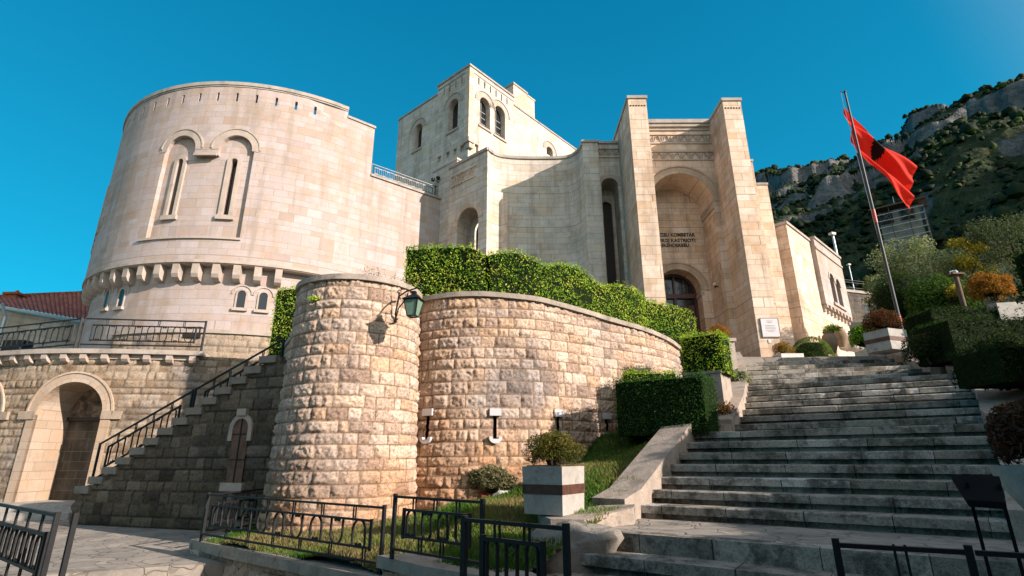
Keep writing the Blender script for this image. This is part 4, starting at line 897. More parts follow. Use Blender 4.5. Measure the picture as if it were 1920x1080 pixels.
for i in range(13): Lp[8 + i] = Vector((*UL[i], z7 + RISE * (i + 1))); Rp[8 + i] = Vector((*UR[i], z7 + RISE * (i + 1)))
ST = thing('stone_staircase', 'broad weathered grey stone staircase climbing to the museum door', 'stairs', (3, 7, -.9))
XL, XR = .12, .2
def slab(L, R, Lb, Rb, z, nm='step'):
    d = (R - L).normalized(); nrm = Vector((d.y, -d.x, 0))           # towards the viewer
    L = L - d * XL; R = R + d * XR; b = MB()
    def lay(off, za, zb_):                     # worn, slightly uneven front edge
        Ln = (R - L).length; n = 46; Lk, Rk = Lb - d * XL - nrm * .12, Rb + d * XR - nrm * .12; vs = []
        tt = np.linspace(0, 1, n + 1); ch = np.clip(fbm(tt * Ln * 6 + z * 31, tt * 0 + z * 13, 1.0, 4) - .60, 0, 1) * .16; wv = (fbm(tt * Ln * .8, tt * 0 + z * 7, 4.0, 2) - .5) * .012; ed = (fbm(tt * Ln * 9, tt * 0 + z * 5, 8.0, 3) - .5) * .008
        for k in range(n + 1):
            f = L.lerp(R, k / n) + nrm * (off + ed[k]); g = Lk.lerp(Rk, k / n); wz = wv[k] if zb_ == z else 0
            vs += [(f.x, f.y, za), (f.x - nrm.x * ch[k] * .5, f.y - nrm.y * ch[k] * .5, zb_ - .012 + wz - ch[k]), (f.x - nrm.x * (.012 + ch[k]), f.y - nrm.y * (.012 + ch[k]), zb_ + wz), (g.x, g.y, zb_)]
        fs, uv = [], []
        for k in range(n):
            a, b2 = Ln * k / n, Ln * (k + 1) / n
            for e, (v0_, v1_) in enumerate(((.5, .6), (.6, .61), (.3, .7))): fs.append((4 * k + e, 4 * k + 4 + e, 4 * k + 5 + e, 4 * k + 1 + e)); uv.append([(a, z * 9 + v0_), (b2, z * 9 + v0_), (b2, z * 9 + v1_), (a, z * 9 + v1_)])
        b.add(vs, fs, uv)
    lay(.0, z - .098, z); lay(-.065, z - RISE - .02, z - .096)
    o = b.build(nm, M['step'], ST)
for i in range(1, 21):
    Lb, Rb = (Lp[i + 1], Rp[i + 1]) if i < 20 else (Lp[20] + Vector((.1, .6, 0)), Rp[20] + Vector((.2, .6, 0)))
    if i == 7: Lb, Rb = Lp[8], Rp[8]
    slab(Lp[i], Rp[i], Lb, Rb, Lp[i].z)
# left balustrade: sloping speckled wall
def strip(pts, wl, wr, h0, name, mat, parent, bot=.5):
    b = MB(); n = len(pts); L, R = [], []
    for i, p in enumerate(pts):
        d = (Vector(pts[min(i + 1, n - 1)]) - Vector(pts[max(i - 1, 0)])); d.z = 0; d.normalize(); nn = Vector((-d.y, d.x, 0)); L.append(Vector(p) + nn * wl); R.append(Vector(p) - nn * wr)
    vs = []; up = Vector((0, 0, 1))
    for l, r in zip(L, R): vs += [l + up * h0, r + up * h0, r - up * bot, l - up * bot]
    fs = []
    for i in range(n - 1):
        for k in range(4): fs.append((4 * i + k, 4 * i + (k + 1) % 4, 4 * i + 4 + (k + 1) % 4, 4 * i + 4 + k))
    fs += [(0, 3, 2, 1), (4 * n - 4, 4 * n - 3, 4 * n - 2, 4 * n - 1)]; b.add(vs, fs); return b.build(name, mat, parent)
up = Vector((0, 0, 1))
lw = [Lp[1] - dLft * .42 - up * .1] + [Lp[i] + dLft * .05 for i in (1, 3, 5, 7)] + [Lp[7] + dLft * .30 + up * .03]
strip(lw, .46, .02, .19, 'balustrade', M['curb'], ST, 1.0)
strip([Lp[7] + dLft * .30 + up * .0, Lp[7] + dLft * .9, Lp[8] + Vector((-.12, -.15, -RISE))], .44, .02, .17, 'balustrade', M['curb'], ST, .8)
strip([Lp[8] + Vector((-.1, -.1, -.08))] + [Lp[i] for i in (9, 11, 13, 14, 15, 17, 19, 20)], .5, .02, .17, 'balustrade', M['curb'], ST, 1.6)
strip([Rp[i] + Vector((0, 0, 0)) for i in (1, 2, 3, 4, 5, 6, 7, 8, 9, 10, 11, 12, 13, 14)] + [Rp[14] + Vector((.05, .35, .1))], .0, .75, .1, 'kerb', M['curb'], ST, 1.2)
strip([Rp[15] + Vector((.1, -.15, -.02))] + [Rp[i] for i in (15, 16, 17, 18, 19, 20)] + [Rp[20] + Vector((.1, .8, .1))], .0, .6, .12, 'kerb', M['curb'], ST, 1.5)
# landing and two more steps below it
d0 = dN; lf = aZ(1064, 992, ZL); rf = lf + d0 * 6.0; fwd = Vector((.559, .829, 0))
b = MB(); q = [lf - d0 * .1 + fwd * .06, rf + fwd * .06, Rp[1] + fwd * .3 + d0 * 2.2, L0 + fwd * .3 - d0 * .75]; b.prism([(p.x, p.y) for p in q], ZL - .13, ZL); tag(b.build('landing_paving', M['paving']), kind='structure')
for k in range(4):
    z = ZL - .17 * (k + 1); o_ = -fwd * .36 * (k + 1); b = MB(); Ln = 6.4
    a_ = lf - d0 * .1 + o_; c_ = rf + o_
    for (of, za, zb_) in ((0, z - .1, z), (-.06, z - .2, z - .098)):
        q = [a_ - fwd * of * 0 + fwd * (-of), c_ + fwd * (-of), c_ + fwd * .6, a_ + fwd * .6]; vs = [Vector((p.x, p.y, za)) for p in q] + [Vector((p.x, p.y, zb_)) for p in q]
        b.add(vs, [(4, 5, 6, 7), (0, 1, 5, 4), (3, 0, 4, 7)], [[(0, z * 9 + .3), (Ln, z * 9 + .3), (Ln, z * 9 + .7), (0, z * 9 + .7)], [(0, z * 9 + .5), (Ln, z * 9 + .5), (Ln, z * 9 + .6), (0, z * 9 + .6)], None])
    if k == 0:
        pass
    b.build('step', M['step'], ST)
b = MB(); q = [lf - d0 * .1 + fwd * .0, rf]; vs = [Vector((q[0].x, q[0].y, ZL - .17)), Vector((q[1].x, q[1].y, ZL - .17)), Vector((q[1].x, q[1].y, ZL + .003)), Vector((q[0].x, q[0].y, ZL + .003))]
vs += [v + fwd * .22 for v in vs]; b.add(vs, [(0, 1, 2, 3), (3, 2, 6, 7), (0, 3, 7, 4)], [[(0, .5), (6, .5), (6, .6), (0, .6)], [(0, 1.3), (6, 1.3), (6, 1.6), (0, 1.6)], None]); b.build('step', M['step'], ST)

# ------------------------------------------------------------------ plaza in front of the door
pz = [(6.1, 13.85, 2.50), (9.75, 13.55, 2.50), (11.5, 15.5, 2.85), (13.6, 18.2, 3.3), (19, 25, 4.2), (16, 24, 4.0), (9.8, 17.3, 3.2), (8.6, 18.5, 3.3), (4.3, 20.5, 3.3), (3, 20.5, 3.2), (4.9, 15.6, 2.85)]
b = MB(); b.prism([(p[0], p[1]) for p in pz], -1, [p[2] for p in pz]); tag(b.build('plaza_paving', M['plaza']), kind='structure')

# ------------------------------------------------------------------ heightfields from control points
def idw(ctrl, X, Y, p=3.0):
    Cn = np.array(ctrl, float); d = np.hypot(X[..., None] - Cn[:, 0], Y[..., None] - Cn[:, 1]) + 1e-3; wt = d ** -p; return (wt * Cn[:, 2]).sum(-1) / wt.sum(-1)
def inside(poly, X, Y):
    r = np.zeros(X.shape, bool); n = len(poly)
    for i in range(n):
        x0, y0 = poly[i]; x1, y1 = poly[(i + 1) % n]; c = (y0 > Y) != (y1 > Y); r ^= c & (X < (x1 - x0) * (Y - y0) / (y1 - y0 + 1e-12) + x0)
    return r
def hfield(name, poly, ctrl, step, mat, noise=.03, p=3.0, ns=1.2):
    P = np.array(poly); xs = np.arange(P[:, 0].min(), P[:, 0].max() + step, step); ys = np.arange(P[:, 1].min(), P[:, 1].max() + step, step)
    X, Y = np.meshgrid(xs, ys, indexing='ij'); Z = idw(ctrl, X, Y, p) + noise * (fbm(X * ns, Y * ns, 3, 4) - .5) * 2
    idx = np.arange(X.size).reshape(X.shape); Fc = np.stack([idx[:-1, :-1], idx[1:, :-1], idx[1:, 1:], idx[:-1, 1:]], -1); ok = inside(poly, X[:-1, :-1] + step / 2, Y[:-1, :-1] + step / 2)
    o = raw_mesh(name, np.stack([X, Y, Z], -1).reshape(-1, 3), Fc[ok], mat, smooth=True); return o
FA, FBk = (-4.75, 8.75), (-1.33, 6.2)
lawn_poly = [(-4.7, 9.0), (-4.7, 8.74), (-1.33, 6.2), (-1.0, 6.0), (-.1, 5.3), (.3, 5.6), (1.05, 6.45), (1.35, 6.9), (1.6, 7.4), (2.6, 8.5), (2.95, 9.0), (3.0, 11.8), (1.5, 11.5), (-.5, 10.5), (-2.4, 10.9), (-4.2, 10.3)]
lawn_ctrl = [(-4.7, 8.8, -1.2), (-3, 7.5, -1.2), (-1.3, 6.2, -1.15), (-.1, 5.4, -1.0), (-4, 9.6, -1.12), (-2.9, 9, -1.05), (-1.8, 9.5, -.95), (-.5, 9.7, -.75), (.2, 6.4, -.82), (.9, 6.9, -.62), (1.3, 7.2, -.64), (1.0, 9.2, -.15), (.8, 10.4, -.25), (1.7, 7.9, -.30), (2.2, 8.5, .0), (2.6, 9.0, .3), (1.5, 7.5, -.47), (1.95, 8.2, -.15), (2.0, 10.4, .4), (2.6, 11.5, .5), (-1.5, 7.6, -1.02), (0, 8, -.62)]
tag(hfield('lawn', lawn_poly, lawn_ctrl, .08, M['lawn'], .025), kind='structure')
def lawn_z(x, y): return idw(lawn_ctrl, np.asarray(x, float), np.asarray(y, float)) + .025 * (fbm(np.asarray(x) * 1.2, np.asarray(y) * 1.2, 3, 4) - .5) * 2
# grass
def blades(name, poly, zf, count, hmin, hmax, pal, mat, wd=.006, mask=None):
    P = np.array(poly); x = RNG.uniform(P[:, 0].min(), P[:, 0].max(), count * 3); y = RNG.uniform(P[:, 1].min(), P[:, 1].max(), count * 3); k = inside(poly, x, y)
    if mask is not None: k &= mask(x, y)
    x, y = x[k][:count], y[k][:count]; n = len(x); z = zf(x, y); h = RNG.uniform(hmin, hmax, n); a = RNG.uniform(0, 6.28, n); l = RNG.uniform(.1, .8, n) * h; la = RNG.uniform(0, 6.28, n)
    dx, dy = np.cos(a) * wd, np.sin(a) * wd; lx, ly = np.cos(la) * l, np.sin(la) * l
    V = np.stack([np.stack([x - dx, y - dy, z - .01], -1), np.stack([x + dx, y + dy, z - .01], -1), np.stack([x + lx * .45 + dx * .7, y + ly * .45 + dy * .7, z + h * .6], -1), np.stack([x + lx, y + ly, z + h], -1)], 1).reshape(-1, 3)
    Fc = np.arange(4 * n).reshape(n, 4); pal = np.array(pal); t = np.clip(fbm(x * 1.1, y * 1.1, 5, 3) * 1.9 - .45 + RNG.normal(0, .12, n), 0, .999) * (len(pal) - 1); i0 = t.astype(int); fr = (t - i0)[:, None]
    return raw_mesh(name, V, Fc, mat, None, pal[i0] * (1 - fr) + pal[np.minimum(i0 + 1, len(pal) - 1)] * fr, 'FACE')
GP = [(.035, .095, .012), (.06, .14, .02), (.10, .17, .03), (.17, .17, .06), (.24, .19, .10)]
tag(blades('grass', lawn_poly, lawn_z, 90000, .03, .085, GP, M['grass']), kind='stuff', cat='grass', label='short green and straw coloured grass on the sloping lawn below the bastion')

# ------------------------------------------------------------------ lower paving on the left, kerb wall with the fence
b = MB(); b.prism([(-30, 5), (-14, 4.6), (-6.2, 7.2), (-4.0, 8.2), (-4.2, 12), (-9, 14), (-30, 17)], -2, -1.36); tag(b.build('courtyard_paving', M['paving']), kind='structure')
b = MB(); b.prism([(-30, 2), (-14, 2), (-5.2, 6.9), (-4.4, 8.0), (-6.2, 7.25), (-14, 4.7), (-30, 5.1)], -2, -1.48); b.prism([(-30, 0.5), (-12, .4), (-3.6, 5.8), (-4.4, 7.2), (-5.2, 6.9), (-14, 2), (-30, 2)], -2, -1.6); tag(b.build('courtyard_step', M['plaza']), kind='structure')
b = MB(); b.prism([(-40, -12), (12, -12), (12, 3.0), (3.5, 3.4), (-.2, 4.0), (-3.4, 5.8), (-12, .4), (-40, .5)], -2, -1.62); tag(b.build('forecourt_paving', M['paving']), kind='structure')
KW = thing('lawn_kerb_wall', 'low rough stone retaining wall with pale slab top carrying the iron fence', 'wall', (-3, 7.4, -1.6))
Sk = Surf([(-4.55, 10.0), (-4.95, 8.92), (-4.9, 8.8), (-1.36, 6.14)]); 
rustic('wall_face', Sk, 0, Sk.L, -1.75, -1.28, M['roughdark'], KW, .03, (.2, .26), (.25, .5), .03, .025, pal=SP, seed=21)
b = MB(); sweep(b, Sk, 0, Sk.L, -1.29, -1.17, -.34, .05, 1.1); b.build('coping', M['curb'], KW)
Sk2 = Surf([(-1.42, 6.28), (-1.36, 6.08), (-.12, 5.12), (.2, 4.3)]); b = MB(); sweep(b, Sk2, 0, Sk2.L, -1.1, -.98, -.36, .05, .8); b.build('coping', M['curb'], KW)
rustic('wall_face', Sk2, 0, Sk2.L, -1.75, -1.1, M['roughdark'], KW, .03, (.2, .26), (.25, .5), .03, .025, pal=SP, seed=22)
# natural rock at the landing corner
def boulder(name, c, s, mat, parent=None, seed=0, n=14, amp=.35):
    V = []; 
    for i in range(n + 1):
        for j in range(2 * n):
            t, p_ = math.pi * i / n, math.pi * j / n; V.append((math.sin(t) * math.cos(p_), math.sin(t) * math.sin(p_), math.cos(t)))
    V = np.array(V); q = 1 + amp * (fbm(V[:, 0] * 1.6 + seed, V[:, 1] * 1.6, V[:, 2] * 1.6 + 5, 4) - .5) * 2; V = np.sign(V) * np.abs(V) ** .75 * q[:, None] * np.array(s) + np.array(c)
    Fc = [[i * 2 * n + j, i * 2 * n + (j + 1) % (2 * n), (i + 1) * 2 * n + (j + 1) % (2 * n), (i + 1) * 2 * n + j] for i in range(n) for j in range(2 * n)]
    return raw_mesh(name, V, Fc, mat, parent, smooth=True)
tag(boulder('rock', (.62, 6.12, -.98), (.5, .3, .3), M['rockgrey'], seed=3, amp=.6), 'grey weathered rock under the corner of the flagstone landing', 'rock')
b = MB(); b.prism([(.42, 6.36), (.78, 6.26), (1.42, 6.72), (1.50, 6.98), (1.1, 7.1), (.3, 6.9)], -1.1, [-.64, -.64, -.56, -.54, -.56, -.64])
tag(b.build('kerb_block', M['curb']), 'low pale stone kerb block between the square planter and the lowest step', 'kerb')

# ------------------------------------------------------------------ terrace building with arches (left)
TZ = 3.0
M['impost'] = plain_stone('stained_impost_stone', (.42, .34, .26), (.30, .24, .18), 3, .5)
TB = thing('arcade_terrace', 'rough stone terrace with round arches and a row of corbels below the round tower', 'building', (-11, 15, -1.2))
tp = catmull([(-19, 16.9), (-16.5, 15.75), (-14.6, 15.05), (-12.3, 14.75), (-9.1, 15.2), (-6.6, 16.3)], 6); STr = Surf(tp)
uA, vA = STr.hit(130, 768); rA = .89; uB = uA - 3.15; fl_ = -1.0; spA = 1.2
def hole(u, v):
    r = np.zeros(u.shape, bool)
    for uc in (uA, uB): r |= ((np.abs(u - uc) < rA + .08) & (v < spA)) | ((np.hypot(u - uc, v - spA) < rA + .08) & (v >= spA))
    return r
uEnd = STr.hit(376, 660)[0]
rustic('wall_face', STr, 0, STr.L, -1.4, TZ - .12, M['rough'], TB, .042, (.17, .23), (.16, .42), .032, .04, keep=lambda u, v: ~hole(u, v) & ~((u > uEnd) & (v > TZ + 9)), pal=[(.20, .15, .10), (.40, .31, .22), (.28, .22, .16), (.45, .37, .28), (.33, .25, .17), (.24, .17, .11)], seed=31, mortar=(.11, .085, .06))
for uc in (uB, uA):
    b = MB(); arch_ring(b, STr, uc, spA, rA, rA + .24, .03, n=22, dback=-.1); arch_ring(b, STr, uc, spA, rA + .24, rA + .29, .06, n=22); b.build('arch_ring', M['ring'], TB)
    b = MB(); reveal(b, STr, arch(uc, rA, fl_ - .3, spA, 20), .03, -1.05, close=False)
    for sg in (-1, 1): sweep(b, STr, uc + sg * (rA + .12) - .12, uc + sg * (rA + .12) + .12, -1.4, spA, -.05, .028, 9)
    b.build('arch_jamb', M['jamb'], TB, 30)
    for sg in (-1, 1):
        b = MB(); e = uc + sg * (rA + .5); sweep(b, STr, min(uc + sg * rA, e), max(uc + sg * rA, e), spA - .12, spA + .1, -.05, .06, .3); b.build('impost', M['impost'], TB)
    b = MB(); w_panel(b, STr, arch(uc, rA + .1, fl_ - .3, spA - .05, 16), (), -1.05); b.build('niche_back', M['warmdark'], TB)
    b = MB(); w_panel(b, STr, [q for q in arch(uc, rA + .02, spA, spA, 16)], (), -1.035); b.build('fresco', M['mural'], TB)
    b = MB(); sweep(b, STr, uc - rA - .02, uc + rA + .02, spA - .1, spA, -1.05, -.95, 9); b.build('beam', M['void'], TB)
b = MB(); sweep(b, STr, 0, uEnd + .12, TZ - .13, TZ, -1.2, .2, .5); b.build('coping', M['cap'], TB); b = MB(); sweep(b, STr, 0, uEnd, TZ - .26, TZ - .13, -.1, .05, .5); b.build('string_course', M['trim'], TB)
k0 = 0
for px in (62, 92, 127, 163, 202, 240, 280, 322, 365, 8, 35):
    u = STr.hit(px, 668)[0]; c = MB(); prof = [(0, TZ - .13), (.16, TZ - .13), (.16, TZ - .27), (.1, TZ - .34), (0, TZ - .38)]; hw = .085; m = len(prof)
    vs = [STr.at(uu, q[1], q[0]) for uu in (u - hw, u + hw) for q in prof]; c.add(vs, [tuple(range(m)), tuple(range(2 * m - 1, m - 1, -1))] + [(i, (i + 1) % m, m + (i + 1) % m, m + i) for i in range(m)]); c.build('corbel', M['trim'], TB)
b = MB(); pts = [tuple(STr.at(u, 0, -.1)[:2]) for u in np.linspace(0, STr.L, 24)]; b.prism(pts + [(-6, 19), (-14, 24), (-24, 22)], 2.6, TZ - .125); tag(b.build('terrace_paving', M['plaza']), kind='structure')
b = MB(); b.prism([tuple(STr.at(u, 0, .7)[:2]) for u in np.linspace(0, uA + 1.6, 20)] + [tuple(STr.at(u, 0, -.9)[:2]) for u in np.linspace(uA + 1.6, 0, 10)], -1.5, fl_ - .04); b.prism([tuple(STr.at(u, 0, 1.1)[:2]) for u in np.linspace(0, uA + 1.3, 20)] + [tuple(STr.at(u, 0, .6)[:2]) for u in np.linspace(uA + 1.3, 0, 10)], -1.5, fl_ - .2); b.build('plinth', M['conc'], TB)
c = MB(); a_, z_ = aC(361, 622, TC, RT - .2); p = Vector((TC[0] + (RT - .2) * math.cos(a_), TC[1] + (RT - .2) * math.sin(a_), z_)); c.box((p.x, p.y + .09, z_ - .2), (.55, .25, .36)); c.build('niche_opening', M['void'], T)
# terrace railing
def onT(px, d=-.02): u = STr.hit(px, 655)[0]; return STr.at(u, TZ, d)
railing('dark iron terrace railing with hoops on the corbelled edge in front of the round tower', onT(146), onT(377), .92, 'terrace railings', 8, ties=4, fr=(.0, .2, .68, .82), inset=.12, r=.022)
railing('dark iron terrace railing at the far left before the tiled roof house', onT(-120), onT(138), .92, 'terrace railings', 12, ties=6, fr=(.0, .2, .68, .82), inset=.12, r=.022)

# ------------------------------------------------------------------ outside stair with slab ends
OS = thing('outside_staircase', 'rough dark stone stair with pale slab steps climbing right to the bastion', 'stairs', (-7, 12, -1.4))
W0, W1 = Vector((-9.95, 12.8, 0)), Vector((-4.35, 10.95, 0)); SO = Surf([W0[:2], W1[:2]])
uS0, vS0 = SO.hit(158, 916); uS1, vS1 = SO.hit(505, 672); NS = 14
stepu = lambda k: uS0 + (uS1 - uS0) * k / (NS - 1); stepv = lambda k: vS0 + (vS1 - vS0) * k / (NS - 1)
def stair_top(u):
    return np.clip(vS0 - .12 + (vS1 - vS0) * np.floor((u - uS0 + .28) / ((uS1 - uS0) / (NS - 1))) / (NS - 1), -1.36, vS1)
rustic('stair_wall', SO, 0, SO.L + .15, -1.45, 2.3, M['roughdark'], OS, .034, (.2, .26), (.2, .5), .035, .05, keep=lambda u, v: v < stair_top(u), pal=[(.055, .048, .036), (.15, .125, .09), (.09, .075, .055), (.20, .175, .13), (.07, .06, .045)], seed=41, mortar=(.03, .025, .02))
hs = (vS1 - vS0) / (NS - 1); tw = (uS1 - uS0) / (NS - 1)
for k in range(NS):
    b = MB(); u, v = stepu(k), stepv(k); sweep(b, SO, u - tw * .62, u + tw * .62, v - .1, v + .05, -1.6, .06, 9); b.build('step', M['slab'], OS)
    b = MB(); 
b = MB()
for k in range(NS): u, v = stepu(k), stepv(k); sweep(b, SO, u - tw * .5, u + tw * .5, -1.4, v - .1, -1.58, -.05, 9)
b.build('stair_core', M['slab'], OS)
un, vn = SO.hit(447, 850); nb = SO.hit(430, 905)[1]; nt_ = SO.hit(456, 785)[1]; rn = .2
b = MB(); arch_ring(b, SO, un, nt_ - rn, rn, rn + .1, .05, n=10, legs=.25); nw = b.build('niche_door', M['cap'], OS)
b = MB(); sweep(b, SO, un - .12, un + .12, nt_ + .06, nt_ + .2, 0, .09, 9); b.build('keystone', M['cap'], nw); b = MB(); sweep(b, SO, un - .28, un + .28, nb - .16, nb, -.05, .08, 9); b.build('sill', M['cap'], nw)
b = MB(); w_panel(b, SO, arch(un, rn, nb, nt_ - rn), (), .02); b.build('plank_leaf', M['oldwood'], nw)
b = MB(); sweep(b, SO, un - .012, un + .012, nb, nt_, .02, .035, 9)
for f in (.35, .75): sweep(b, SO, un - rn, un + rn, nb + (nt_ - nb) * f - .01, nb + (nt_ - nb) * f + .01, .02, .032, 9)
b.build('iron_bar', M['iron'], nw)
def onS(px, py): u, v = SO.hit(px, py); return SO.at(u, v, -.08)
A = onS(164, 908); Bm = onS(349, 806); Be = onS(517, 711)
Bm = A + (Be - A) * .53
railing('dark iron handrail panel with hoops on the lower half of the outside stair', A, Bm - (Be - A).normalized() * .04, .88, 'outside stair handrails', 5, ties=4, fr=(.0, .22, .72, .9), inset=.16, r=.02)
railing('dark iron handrail panel with hoops on the upper half of the outside stair', Bm + (Be - A).normalized() * .04, Be, .88, 'outside stair handrails', 5, ties=4, fr=(.0, .22, .72, .9), inset=.16, r=.02)
# railing frames before the arch
P0 = aZ(56, 932, fl_ - .05); P1 = aZ(150, 928, fl_ - .05)
railing('plain dark iron railing frame standing in front of the fresco arch', P0, P1, .92, None, 0, ties=2, fr=(.0, .26, .72, .96), inset=.22, hoops=False, r=.02)
P0 = aZ(-60, 938, fl_ - .03); P1 = aZ(36, 921, fl_ - .03)
railing('iron railing with hoops at the far left edge in front of the second arch', P0, P1, .8, None, 4, ties=3, fr=(.0, .2, .66, .85), r=.02)

# ------------------------------------------------------------------ tiled roof house at the far left
H = thing('tiled_house', 'stone house with a dark red tiled roof and chimney left of the round tower', 'house', (-23, 24, 3))
e0, e1 = aY(-40, 566, 22.0), aY(175, 604, 25.2); t1 = aY(175, 549, 29.0); t0 = aY(-40, 573, 24.5)
t0 = aY(-60, 560, 25.5)
n1, n2 = 110, 24; u_, v_ = np.meshgrid(np.linspace(0, 1, n1 * 4), np.linspace(0, 1, n2), indexing='ij')
E0, E1, T0_, T1_ = [np.array(q) for q in (e0, e1, t0, t1)]
P = (E0 * (1 - u_[..., None]) + E1 * u_[..., None]) * (1 - v_[..., None]) + (T0_ * (1 - u_[..., None]) + T1_ * u_[..., None]) * v_[..., None]
P[..., 2] += .05 * np.abs(np.sin(u_ * math.pi * 26)) + .03 * ((v_ * 14) % 1.0)
idx = np.arange(u_.size).reshape(u_.shape); Fc = np.stack([idx[:-1, :-1], idx[1:, :-1], idx[1:, 1:], idx[:-1, 1:]], -1).reshape(-1, 4)
ro = raw_mesh('roof', P.reshape(-1, 3), Fc, M['tiles'], H); uvl = ro.data.uv_layers.new(name='UVMap'); uvv = np.stack([u_ * 5.7, v_ * 4.8], -1).reshape(-1, 2)
uvl.data.foreach_set('uv', uvv[Fc.ravel()].astype(np.float32).ravel())
b = MB(); b.bar(e0 + Vector((0, -.1, -.06)), e1 + Vector((0, -.1, -.06)), .12); b.build('gutter', M['metalgrey'], H); b = MB(); b.bar(t0 + Vector((0, 0, .06)), t1 + Vector((0, 0, .06)), .22, .12); b.build('ridge_tile', M['tiles'], ro)
b = MB(); cp = aY(27, 566, 26.2); b.box((cp.x, cp.y, cp.z - .3), (.6, .6, .62)); b.box((cp.x, cp.y, cp.z + .32), (.78, .78, .12)); b.lathe([(.12, 0), (.1, .12), (.03, .2)], (cp.x, cp.y, cp.z + .44), 8); b.build('chimney', M['terracotta'], ro)
b = MB(); q0, q1 = e0 + Vector((.05, .35, -.1)), e1 + Vector((.05, .35, -.1)); b.add([(q0.x, q0.y, 2), (q1.x, q1.y, 2), q1, q0], [(0, 1, 2, 3)]); b.build('wall', M['grey'], H)
b = MB(); b.tube([e0 + Vector((1.1, -.05, -.1)), e0 + Vector((1.1, .28, -.6)), e0 + Vector((1.1, .28, -3.5))], .06, 8); b.build('downpipe', M['metalgrey'], H)
b = MB(); b.box((q0.x + 1.6, q0.y + .3, 3.0), (.9, .5, 2.0)); b.build('door', M['void'], H)

# ------------------------------------------------------------------ garden ground on the right and hill behind
gp = [(Rp[1].x + .3, Rp[1].y - .2)] + [(Rp[i].x + .3, Rp[i].y) for i in range(2, 21)] + [(10.4, 14.6), (12, 16), (14, 18.4), (19, 25), (20, 40), (45, 70), (90, 60), (60, 20), (30, 2), (12, 2)]
gc = [(Rp[i].x + .4, Rp[i].y, Rp[i].z - .05) for i in range(1, 21)] + [(10.8, 14.2, 2.55), (11, 11, 2.35), (13, 14, 3.0), (14, 9, 2.2), (14, 18, 3.3), (19, 25, 4.1), (18, 20, 4.2), (22, 30, 6.8), (30, 25, 8), (20, 10, 3.6), (20, 4, 1.8), (12, 3, -.6), (40, 50, 15), (45, 70, 22), (20, 38, 8), (90, 60, 25), (60, 20, 12)]
tag(hfield('garden_ground', gp, gc, .35, M['ground'], .08, 2.5), kind='structure')
def garden_z(x, y): return float(idw(gc, np.array([float(x)]), np.array([float(y)]), 2.5)[0])
# ------------------------------------------------------------------ mountain
def az_el(px, py): d = ray(px, py); return math.degrees(math.atan2(d.x, d.y)), d.z / math.hypot(d.x, d.y)
sky_pts = [az_el(*q) for q in ((1380, 352), (1420, 338), (1452, 333), (1485, 330), (1505, 340), (1530, 330), (1560, 320), (1600, 311), (1640, 300), (1675, 287), (1692, 274), (1712, 250), (1740, 232), (1775, 213), (1815, 203), (1850, 202), (1885, 205), (1920, 206), (1990, 196))]
sa = np.array([q[0] for q in sky_pts]); se = np.array([q[1] for q in sky_pts])
na, nr = 560, 240
azs = np.linspace(14, 78, na); ts = np.linspace(0, 1.25, nr)
A_, T_ = np.meshgrid(azs, ts, indexing='ij')
ridge = np.clip(300 / np.sin(np.radians(A_)), 250, 760) * (1 + .0 * A_)
r0 = 40.0; r_ = r0 + (ridge - r0) * T_
el = np.interp(A_, sa, se)
X = r_ * np.sin(np.radians(A_)); Y = r_ * np.cos(np.radians(A_))
# steepness profile: scree and scrub below, cliffs near the top
prof = np.interp(T_, [0, .08, .25, .45, .6, .72, .80, .9, 1.0, 1.1, 1.25], [.20, .27, .345, .395, .425, .445, .465, .485, 1.0 * .0 + .5, .46, .40]) 
tanel = prof / .5 * el
n_l = fbm(X * .010, Y * .010, 1.0, 5); n_m = fbm(X * .035, Y * .035, 2.0, 5); rid = 1 - np.abs(2 * fbm(X * .018 + 5, Y * .018, 4.0, 5) - 1)
wgt = np.clip((T_ - .05) / .3, 0, 1) * np.where(T_ > .97, np.clip((1.12 - T_) / .15, 0, 1) * .35, 1) * np.where((T_ > .85) & (T_ <= .97), (1 - (T_ - .85) / .12 * .65), 1)
Z = r_ * tanel + wgt * ((n_l - .5) * 55 + (n_m - .5) * 26 + (rid - .7) * 40)
# cliffs: terraces of sheer bands
band = 30.0; q = Z / band + .6 * (fbm(X * .012, Y * .012, 9.0, 4) - .5) * 4; fq = q - np.floor(q); st = np.clip((fq - .30) / .22, 0, 1); st = st * st * (3 - 2 * st)
cl = np.clip((T_ - .42) / .2, 0, 1) * np.clip((1.0 - T_) / .05, 0, 1) * np.clip((fbm(X * .008, Y * .008, 21.0, 3) - .38) * 6, 0, 1)
Z = Z + cl * (st - fq) * band * .75
Z += wgt * (fbm(X * .15, Y * .15, 6.0, 4) - .5) * 5
Z[:, 0] = -3.0
V = np.stack([X, Y, Z], -1).reshape(-1, 3); idx = np.arange(X.size).reshape(X.shape); Fc = np.stack([idx[:-1, :-1], idx[1:, :-1], idx[1:, 1:], idx[:-1, 1:]], -1).reshape(-1, 4)
tag(raw_mesh('mountain', V, Fc, M['rock'], smooth=True), kind='structure')
